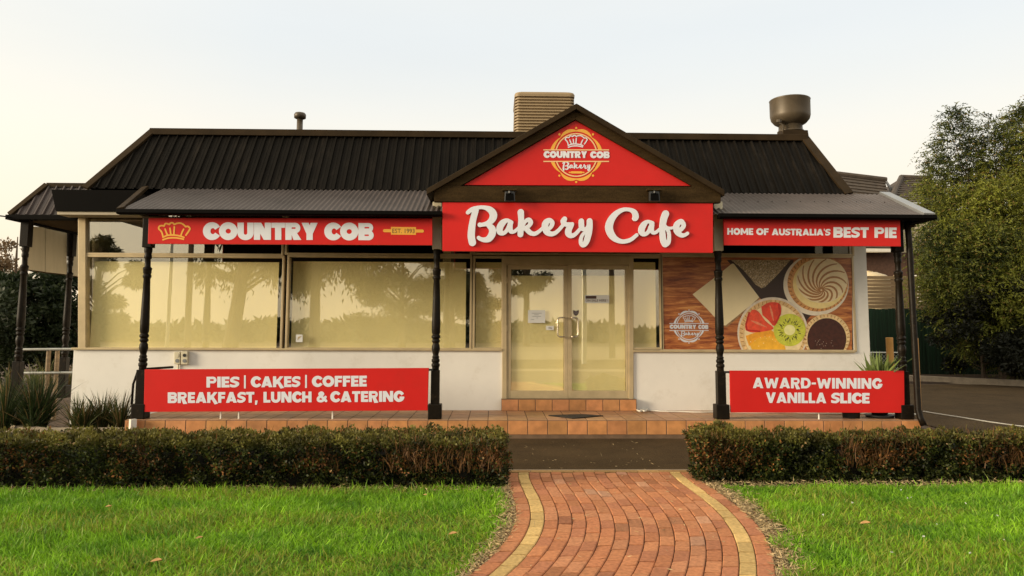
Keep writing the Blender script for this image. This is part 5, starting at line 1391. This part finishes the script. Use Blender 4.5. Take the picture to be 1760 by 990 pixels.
# garden bed at the left corner
bed = [ground(*p, -.0) for p in ((-60, 716), (0, 722), (25, 735), (60, 745), (120, 746), (214, 746))]
mb = MB(); q = smooth_pts([tuple(p) for p in bed], 5)
for i in range(len(q) - 1):
    a, b = Vector(q[i]), Vector(q[i + 1]); d = (b - a).normalized(); s = Vector((-d.y, d.x, 0)) * .09
    mb.add([a - s + Vector((0, 0, -.06)), b - s + Vector((0, 0, -.06)), b - s * .8 + Vector((0, 0, .07)), a - s * .8 + Vector((0, 0, .07)), a + s * .8 + Vector((0, 0, .085)), b + s * .8 + Vector((0, 0, .085)), b + s + Vector((0, 0, -.06)), a + s + Vector((0, 0, -.06))],
           [(0, 1, 2, 3), (3, 2, 5, 4), (4, 5, 6, 7)])
mb.build('garden_kerb', M['concrete'])['kind'] = 'structure'
sheet('garden_soil', [(-14, 11.9)] + [(p[0], p[1] + .03) for p in q] + [(xdk0, YW + .1), (XL - .02, YW + .1), (XL - .02, 17), (-14, 17)], -.012, M['soil'])
def strappy(px, pyb, Y, wpx, toppx, n, label, cat='plant', col=(.030, .048, .012), name='strappy_plant', dead=.12, wid=.015):
    c = at(px, pyb, Y); x0, x1 = at(px - wpx / 2, pyb, Y).x, at(px + wpx / 2, pyb, Y).x; rr = np.random.default_rng(int(px * 7 + n)); z0 = max(c.z, -.03); hz = at(px, toppx, Y).z - z0; W_ = (x1 - x0) / 2
    root = thing(name, (c.x, Y, z0), label, cat, 'strap leaved plants in the garden beds')
    ns = 9; sc_ = np.stack([rr.uniform(-.75, .75, ns) * W_, rr.uniform(-.22, .25, ns)], 1); sh_ = rr.uniform(.55, 1.1, ns); sh_[0] = 1.1; sc_[0] = (0, .05)
    w = rr.integers(0, ns, n); a = rr.uniform(0, 2 * np.pi, n); rad_ = np.sqrt(rr.uniform(0, 1, n))
    P = np.stack([c.x + sc_[w, 0] + np.cos(a) * rad_ * .05, Y + sc_[w, 1] + np.sin(a) * rad_ * .05, np.full(n, z0)], 1)
    out = np.stack([np.cos(a), np.sin(a) * .7, np.zeros(n)], 1) * (hz * .75 * rad_ * rr.uniform(.2, 1.1, n))[:, None]
    H = hz * sh_[w] * rr.uniform(.5, 1.12, n) * (1 - .12 * rad_); out[:, 2] = -np.abs(rr.normal(size=n)) * hz * .30 * rad_
    cc = np.array(col) * rr.uniform(.45, 1.5, (n, 1)); k = rr.uniform(0, 1, n) < dead; cc[k] = np.array((.20, .13, .05)) * rr.uniform(.5, 1.2, (k.sum(), 1))
    blade_mesh('leaves', P, out, H, rr.uniform(wid * .6, wid * 1.3, n), cc, M['leaf'], root)
strappy(62, 738, 11.35, 118, 640, 1300, 'large dark clump of long strap leaves at the foot of the far left post')
strappy(172, 742, 11.25, 112, 668, 900, 'bushy clump of strap leaves against the white wall left of the first verandah post', col=(.050, .062, .015), dead=.22)
strappy(75, 668, 14.5, 90, 609, 260, 'pale grassy tuft behind the handrail at far left', col=(.13, .14, .045), wid=.016)
strappy(8, 690, 15.5, 50, 612, 200, 'grassy tuft at the left frame edge behind the strap leaved clump', col=(.10, .11, .035), wid=.018)

# ================================================================== BACKGROUND RIGHT
YFN = 26.0
fz0, fz1 = at(1560, 641, YFN).z, at(1560, 531, YFN).z; fx0, fx1 = at(1480, 600, YFN).x, at(1800, 600, YFN).x
fn = thing('paling_fence', ((fx0 + fx1) / 2, YFN, 0), 'dark green timber paling fence behind the car park at right', 'fence')
mb = MB(); x = fx0
while x < fx1:
    w = .115 + random.uniform(-.01, .01); mb.box((x, YFN + random.uniform(-.008, .008), -.05), (x + w - .008, YFN + .02, fz1 + random.uniform(-.02, .02))); x += w
mb.box((fx0, YFN + .022, .1), (fx1, YFN + .05, fz1 - .1)); mb.build('palings', M['fence_green'], fn)
sl = thing('slatted_screen', ((fx0 + fx1) / 2, YFN + .1, fz1), 'weathered horizontal timber slat screen fixed above the green fence', 'screen', None)
mb = MB(); sz1 = at(1560, 474, YFN).z; ns_ = 9
for i in range(ns_):
    z = lerp(fz1 + .02, sz1, i / ns_); h = (sz1 - fz1) / ns_
    xa = fx0
    for xb in (at(1543, 500, YFN).x, fx1):
        o_ = random.uniform(-.01, .01); mb.box((xa, YFN + .06 + o_, z + .008), (xb - .03, YFN + .085 + o_, z + h - .010)); xa = xb
mb.build('slats', M['slat'], sl)
for px in (1488, 1543, 1600, 1660):
    g = MB(); a = at(px, 500, YFN); g.box((a.x - .05, YFN + .09, fz1 - .6), (a.x + .05, YFN + .17, sz1 + .03)); g.build('post', M['slat'], sl)
# garden strip and kerb in front of the fence
sheet('garden_strip', [(7.2, 22.1), (40, 21.3), (40, 26.2), (7.2, 26.2)], -.03, M['soil'])
mb = MB(); ka, kb = ground(1575, 653), ground(1900, 668); d = (kb - ka)
mb.prism([ka + Vector((0, 0, -.06)), ka + Vector((0, 0, .12)), ka + Vector((0, .18, .13)), ka + Vector((0, .18, -.06))], d); mb.prism([ka + Vector((-.01, 0, -.06)), ka + Vector((-.01, 0, .12)), ka + Vector((-.01, .18, .13)), ka + Vector((-.01, .18, -.06))], Vector((-8, .4, 0)))
mb.build('car_park_kerb', M['concrete'])['kind'] = 'structure'
# water tank
YTk = 28.0; a, b = at(1480, 520, YTk), at(1546, 520, YTk); tx, tr = (a.x + b.x) / 2, (b.x - a.x) / 2; zz = lambda y: at(1515, y, YTk).z
tk = thing('water_tank', (tx, YTk + tr, 0), 'cream domed plastic rainwater tank behind the slat screen', 'water tank')
mb = MB(); mb.lathe((tx, YTk + tr, 0), [(tr, 0), (tr, zz(482)), (tr * .97, zz(476)), (tr * .80, zz(471)), (tr * .45, zz(467)), (tr * .40, zz(466))], 40); mb.build('body', M['tank'], tk, smooth=True)
mb = MB(); mb.lathe((tx - .1, YTk + tr, 0), [(tr * .3, zz(467)), (tr * .3, zz(464)), (tr * .1, zz(463))], 20); mb.build('lid', M['tank'], tk)
mb = MB(); pts = [at(1567, 480, YTk), at(1573, 477, YTk), at(1579, 480, YTk), at(1581, 487, YTk), at(1581, 530, YTk)]; mb.tube([tuple(p) for p in smooth_pts([tuple(p) for p in pts], 3)], .10, 10); mb.build('overflow_pipe', M['white_pvc'], tk, smooth=True)
# brick house with tiled roofs
YH = 33.0
hs = thing('brick_house', (at(1520, 600, YH).x, YH + 4, 0), 'brown brick house with dark tiled hip roofs behind the fence at right', 'house')
def tiled(mb, p0, p1, p2, p3, rows=14):
    """p0 p1 along the eave, p3 p2 along the top; stepped courses of tiles"""
    p0, p1, p2, p3 = map(Vector, (p0, p1, p2, p3)); n = (p1 - p0).cross(p3 - p0).normalized()
    if n.z < 0: n = -n
    for i in range(rows):
        t0, t1 = i / rows, (i + 1.06) / rows
        a, b = p0.lerp(p3, t0), p1.lerp(p2, t0); c, d = p1.lerp(p2, min(t1, 1)), p0.lerp(p3, min(t1, 1))
        mb.quad(a + n * .07, b + n * .07, c + n * .015, d + n * .015); mb.quad(a, b, b + n * .07, a + n * .07)
wx0, wx1 = at(1440, 600, YH).x, at(1660, 600, YH).x
mb = MB(); mb.box((wx0, YH, -.05), (wx1, YH + 9, at(1520, 434, YH).z))
mb.build('wall', M['brickwall'], hs)
mb = MB(); E = lambda px, py, Y: at(px, py, Y)
tiled(mb, E(1380, 432, YH - .6), E(1546, 434, YH - .6), E(1521, 312, YH + 4), E(1400, 296, YH + 4), 22)
r1 = mb.build('roof', M['roof_tile'], hs)
g = MB(); g.tube([E(1395, 294, YH + 4), E(1440, 299, YH + 4), E(1523, 309, YH + 4)], .14, 8); g.build('ridge_cap', M['roof_tile'], r1)
g = MB(); a, b = E(1521, 309, YH + 3.9), E(1546, 434, YH - .75); m1 = E(1538, 331, YH + 3.9)
g.prism([a, E(1524, 309, YH + 3.9), m1, E(1533, 331, YH + 3.9)], (0, .1, .02)); g.build('valley_flashing', M['flashing_pale'], r1)
mb = MB()
tiled(mb, E(1530, 347, YH + 1.2), E(1640, 350, YH + 1.2), E(1600, 309, YH + 5), E(1549, 306, YH + 5), 12)
mb.add([tuple(E(1530, 347, YH + 1.2)), tuple(E(1549, 306, YH + 5)), tuple(E(1523, 322, YH + 6)), tuple(E(1510, 330, YH + 5))], [(0, 1, 2, 3)])
r2 = mb.build('roof', M['roof_tile'], hs)
g = MB(); g.tube([E(1531, 346, YH + 1.1), E(1540, 325, YH + 3.2), E(1549, 305, YH + 5), E(1600, 307, YH + 5)], .15, 8); g.build('ridge_cap', M['roof_tile'], r2)
g = MB(); a, b = E(1533, 349, YH + 1.25), E(1640, 356, YH + 1.25); g.prism([(a.x, a.y, b.z), (b.x, a.y, b.z), (b.x, a.y, a.z), (a.x, a.y, a.z)], (0, .1, 0)); g.build('fascia', M['brown'], hs)
g = MB(); a, b = E(1543, 354, YH + 1.7), E(1640, 470, YH + 1.7); g.box((a.x, a.y, b.z), (b.x, a.y + 5, a.z)); g.build('upper_wall', M['house_paint'], hs)
g = MB(); a, b = E(1478, 427, YH - .7), E(1546, 433, YH - .7); g.box((a.x, a.y, b.z), (b.x, a.y + .12, a.z)); g.build('gutter', M['white_pvc'], hs)

# ================================================================== TREES
def cypress(label, px, Y, toppy, n, seed, leaders, base_z=0.0):
    """feathery conifer: drooping sprays on many leaders; a leader is (column, top row, bottom row, radius, depth shift)"""
    rr = np.random.default_rng(seed); c = at(px, 600, Y)
    root = thing('cypress_tree', (c.x, Y, base_z), label, 'tree')
    g = MB(); top = at(px, toppy, Y).z
    g.tube([(c.x, Y, base_z - .1), (c.x + .1, Y, top * .4), (c.x, Y + .1, top * .7)], [.28, .2, .06], 10)
    for (lx, lt_, lb, lr, ly) in leaders:
        p = at(lx, lt_, Y + ly); g.tube([(c.x, Y, .6 + rr.uniform(0, 1.2)), ((c.x + p.x) / 2 + .2, Y + ly * .6, p.z * .55), (p.x, p.y, p.z - 1.2)], [.09, .05, .012], 6)
    g.build('trunk', M['bark'], root)
    Ps, Ds, Ls, Ws, Cs = [], [], [], [], []
    hs_ = [at(l[0], l[1], Y).z - at(l[0], l[2], Y).z for l in leaders]
    w_ = np.array([l[3] * h for l, h in zip(leaders, hs_)]); w_ /= w_.sum()
    for (lx, lt_, lb, lr, ly), H, ww in zip(leaders, hs_, w_):
        p = at(lx, lt_, Y + ly); k = int(n * ww)
        t = rr.uniform(0, 1, k) ** .9
        prof = np.clip(np.where(t < .5, (t / .5) ** .7, 1.0) * np.where(t > .75, 1 - .55 * (t - .75) / .25, 1), .03, 1) * lr
        a = rr.uniform(0, 2 * np.pi, k); q = np.sqrt(rr.uniform(.05, 1, k))
        clump = np.sin(a * 2 + t * 9 + lx) * .5 + np.sin(a * 5 + t * 23 + lx * 2) * .5
        R = prof * q * (.85 + .42 * clump)
        S = np.stack([p.x + np.cos(a) * R, p.y + np.sin(a) * R, p.z - t * H + rr.normal(size=k) * .1], 1)
        out = np.stack([np.cos(a), np.sin(a), np.zeros(k)], 1)
        hue = vnoise(S, 1.0, seed + 3) * .6 + (clump * .5 + .5) * .4
        keep = (vnoise(S, 2.2, seed + 5) > .30) | (q < .5); S, out, hue, t, q, k = S[keep], out[keep], hue[keep], t[keep], q[keep], int(keep.sum())
        m = 12; spl = rr.uniform(.25, .70, k) * np.where(t < .16, 1.35, 1.0)
        sd = rr.normal(size=(k, 3)) * .35 + out * .8; sd[:, 2] += .75 - t * .7; sd = unit(sd)
        for j in range(m):
            u = j / (m - 1)
            pos = S + sd * (spl * u)[:, None]; pos[:, 2] -= spl * .5 * u * u
            d = sd * .8 + rr.normal(size=(k, 3)) * .5; d[:, 2] -= .7 * u
            Ps.append(pos); Ds.append(d); Ls.append(rr.uniform(.08, .17, k) * (1.15 - .5 * u)); Ws.append(rr.uniform(.020, .042, k))
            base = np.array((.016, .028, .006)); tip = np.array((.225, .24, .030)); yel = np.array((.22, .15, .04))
            cc = base + (tip - base) * np.clip(hue * 1.7 - .66 + .35 * u + .15 * q + rr.normal(size=k) * .12, 0, 1)[:, None]  # spray tips and outer clumps coloured as sunlit, inner foliage as shaded
            kk = rr.uniform(0, 1, k) < .06; cc[kk] = yel * rr.uniform(.6, 1.1, (kk.sum(), 1))
            Cs.append(cc)
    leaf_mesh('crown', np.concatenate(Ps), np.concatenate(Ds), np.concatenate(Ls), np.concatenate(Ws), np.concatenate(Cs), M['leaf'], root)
cypress('tall feathery golden green cypress beyond the car park at the right edge', 1730, 24.0, 185, 30000, 31,
        [(1640, 192, 540, 1.1, 0), (1607, 250, 490, .70, -.4), (1672, 245, 590, 1.3, .6), (1705, 205, 620, 1.3, -.3), (1755, 190, 640, 1.5, .5), (1800, 160, 650, 1.9, 0), (1602, 320, 490, .75, -.9), (1650, 330, 560, 1.4, -1.3), (1715, 315, 600, 1.6, -1.6), (1790, 290, 620, 1.9, -1.3), (1628, 385, 530, 1.1, -1.7), (1690, 390, 590, 1.4, -2.2), (1750, 400, 600, 1.4, -2.3), (1850, 230, 650, 2.2, .5)])

def leafy_tree(name, label, cat, x, y, h, spread, n, seed, trunk_r=.2, crown0=.35, col=((.05, .07, .02), (.11, .12, .035)), leafL=(.12, .26), leafW=(.04, .08), clumps=26, droop=0.0, group=None, lean=0.0, thin=.55, base_z=-.05):
    rr = np.random.default_rng(seed); root = thing(name, (x, y, base_z), label, cat, group)
    g = MB(); tips = []
    g.tube([(x, y, base_z), (x + lean * .4, y, h * crown0), (x + lean, y, h * .7), (x + lean, y, h * .92)], [trunk_r, trunk_r * .75, trunk_r * .4, trunk_r * .12], 10)
    for i in range(clumps):
        a = rr.uniform(0, 2 * np.pi); t = rr.uniform(0, 1); rad_ = spread * (.35 + .65 * rr.uniform() ** .6) * math.sin(math.pi * (.18 + .72 * t)) ** .8
        p = Vector((x + lean + math.cos(a) * rad_, y + math.sin(a) * rad_, lerp(h * crown0 * 1.05, h * .95, t))); tips.append(p)
        s = Vector((x + lean * .6, y, lerp(h * crown0 * .8, h * .75, t * .8)))
        g.tube([s, s.lerp(p, .5) + Vector((0, 0, .04 * h)), p], [trunk_r * .22, trunk_r * .12, trunk_r * .03], 5, cap=False)
    g.build('trunk', M['bark'], root)
    Ps, Ds, Cs = [], [], []
    for p in tips:
        k = n // clumps; sg = spread * rr.uniform(.16, .30)
        q = rr.normal(size=(k, 3)); q = unit(q) * (rr.uniform(0, 1, (k, 1)) ** .45) * sg; q[:, 2] *= .62
        P = np.array(p) + q; P[:, 2] -= droop * np.abs(rr.normal(size=k)) * .5
        keep = vnoise(P, 2.6 / max(spread * .2, .3), seed + 9) > thin - .35; P = P[keep]; q = q[keep]
        d = q + rr.normal(size=(len(P), 3)) * sg * .7; d[:, 2] -= droop * sg * 2.0
        hue = vnoise(P, 1.5, seed + 2)[:, None] * .6 + rr.uniform(0, .4, (len(P), 1))
        Ps.append(P); Ds.append(d); Cs.append(np.array(col[0]) + (np.array(col[1]) - np.array(col[0])) * hue)
    P = np.concatenate(Ps); m = len(P)
    leaf_mesh('crown', P, np.concatenate(Ds), rr.uniform(*leafL, m), rr.uniform(*leafW, m), np.concatenate(Cs), M['leaf'], root)
    return root
# left background: dark shrubs and a sparse bronze tree
for px, pyt, Y, sp, lab in ((20, 480, 21, 1.9, 'dark evergreen shrub behind the far left verandah post'), (85, 468, 22, 1.8, 'dark evergreen shrub seen between the two side verandah posts'), (135, 478, 21.5, 1.5, 'dark evergreen shrub beside the left wall of the shop'), (-45, 475, 20, 1.8, 'dark evergreen shrub cut by the left frame edge')):
    c = at(px, 600, Y); leafy_tree('evergreen_shrub', lab, 'shrub', c.x, Y, at(px, pyt, Y).z * 1.05, sp, 9000, int(px + 300), .10, .12, ((.012, .022, .008), (.030, .042, .014)), (.10, .2), (.05, .09), 34, thin=.2, group='dark shrubs at far left')
c = at(18, 600, 30); leafy_tree('bronze_tree', 'sparse bronze pink leaved tree against the sky at far left', 'tree', c.x, 30, at(18, 388, 30).z, 1.7, 5200, 77, .14, .45, ((.15, .10, .05), (.30, .20, .11)), (.10, .2), (.05, .09), 22)
# bushes under the cypress, enlarged, leaves near-black to stand in for its shade
for px, py, Y, sp, lab in ((1688, 495, 22.0, 1.5, 'near-black bush standing in for the deep shade under the left side of the cypress'), (1765, 480, 21.5, 2.1, 'near-black bush standing in for the deep shade under the right side of the cypress')):
    c = at(px, 600, Y); leafy_tree('shade_stand_in_bush', lab, 'bush', c.x, Y, at(px, py, Y).z, sp, 12000, int(px), .08, .1, ((.006, .009, .004), (.020, .020, .009)), (.08, .18), (.03, .06), 30, thin=.25, group='bushes under the cypress')
# wire from the left
mb = MB(); a, b = at(-40, 364, 11.6), at(21, 373.5, YL - .15); mb.tube([a, a.lerp(b, .5) + Vector((0, 0, -.01)), b], .012, 6); tag(mb.build('overhead_wire', M['black']), 'thin overhead wire reaching the gutter corner at far left', 'wire')

# ================================================================== THE STREET BEHIND THE VIEWER (seen mirrored in the shop windows)
def mir(px, D_):
    """ground position whose mirror image in the shop windows stands at photo column px, at mirrored depth D_"""
    p = at(px, 560, D_); return p.x, 2 * YW - D_
def gum(px, D_, h, sp, n, seed, label, droop=.8, lean=0, c0=.35, tr=.35):
    x, y = mir(px, D_); leafy_tree('gum_tree', label, 'tree', x, y, h, sp, n, seed, tr, c0, ((.035, .04, .015), (.075, .075, .028)), (.22, .45), (.06, .12), 30, droop=droop, lean=lean, group='gum trees across the street', thin=.62)
gum(395, 46, 15, 5.0, 30000, 41, 'large gum tree with hanging foliage mirrored in the first big window', 1.2, 1.5, .30, .5)
gum(540, 44, 13, 3.4, 17000, 42, 'gum tree with drooping branches mirrored across the window post in the second window', 1.6, 0, .35)
gum(690, 62, 9.0, 5.6, 30000, 43, 'broad rounded tree mirrored low in the second big window', .2, 0, .15)
gum(775, 58, 11.0, 4.2, 22000, 44, 'dark rounded tree mirrored in the narrow windows left of the doors', .3, 0, .2)
gum(905, 66, 11.5, 3.0, 15000, 45, 'tree mirrored in the upper part of the left door', .3, 0, .4)
gum(165, 55, 8.5, 3.0, 22000, 46, 'rounded tree mirrored at the left end of the first window', .2, 0, .2)
def pole(px, D_, h, r_, arms, label, lamp=False):
    x, y = mir(px, D_); root = thing('power_pole' if arms else 'lamp_pole', (x, y, -.05), label, 'pole', 'street poles behind the viewer')
    g = MB(); g.tube([(x, y, -.1), (x, y, h)], [r_, r_ * .7], 10); g.build('shaft', M['pole_wood'] if arms else M['galv'], root)
    for z in arms:
        g = MB(); g.box((x - 1.1, y - .06, z), (x + 1.1, y + .06, z + .13)); g.build('crossarm', M['pole_wood'], root)
    if lamp:
        g = MB(); g.tube([(x, y, h), (x + .4, y, h + .35), (x + 1.5, y, h + .45)], .05, 8); g.box((x + 1.4, y - .12, h + .38), (x + 2.0, y + .12, h + .5)); g.build('lamp_arm', M['galv'], root)
    return x, y, h
pole(288, 38, 9, .10, (), 'slim metal lamp pole mirrored in the first window', True)
A1 = pole(322, 40, 9.5, .17, (6.3, 8.9), 'timber power pole with two crossarms mirrored in the first window')
A2 = pole(1052, 40, 9.5, .17, (6.3, 8.9), 'timber power pole mirrored in the right door'); pole(1004, 34, 9, .13, (), 'metal lamp pole mirrored in the right door', True)
mb = MB()
for dx in (-1, -.4, .4, 1):
    a, b = Vector((A1[0] + dx, A1[1] + .2 * dx, 9.1)), Vector((A2[0] + dx, A2[1] + .2 * dx, 9.1)); mb.tube([a.lerp(b, t / 12) - Vector((0, 0, .9 * 4 * (t / 12) * (1 - t / 12))) for t in range(13)], .02, 5)
a, b = Vector((A1[0], A1[1] + .1, 6.4)), Vector((A2[0], A2[1] + .1, 6.4)); mb.tube([a.lerp(b, t / 12) - Vector((0, 0, 1.0 * 4 * (t / 12) * (1 - t / 12))) for t in range(13)], .03, 5)
tag(mb.build('power_lines', M['black']), 'sagging power lines between the two timber poles mirrored in the windows', 'wires')
# low far treeline that closes the view across the street
rr = np.random.default_rng(99); n = 26000
P = np.stack([rr.uniform(-110, 110, n), -62 + rr.normal(size=n) * 4, np.zeros(n)], 1); hh = .5 + 1.1 * vnoise(P * np.array((1, 0, 0)), .12, 4) + .6 * vnoise(P * np.array((1, 0, 0)), .6, 5); P[:, 2] = hh * rr.uniform(0, 1, n) ** .7
o = leaf_mesh('treeline', P, rr.normal(size=(n, 3)), rr.uniform(.6, 1.5, n), rr.uniform(.4, .9, n), np.array((.035, .045, .018)) * rr.uniform(.5, 1.4, (n, 1)), M['leaf'])
tag(o, 'far dark line of trees across the street', 'treeline', kind='stuff')

sheet('footpath', [(-120, -4.9), (120, -4.9), (120, -3.2), (-120, -3.2)], -.04, M['concrete'])
sheet('far_verge', [(-120, -40), (120, -40), (120, -14.1), (-120, -14.1)], -.05, M['concrete'])
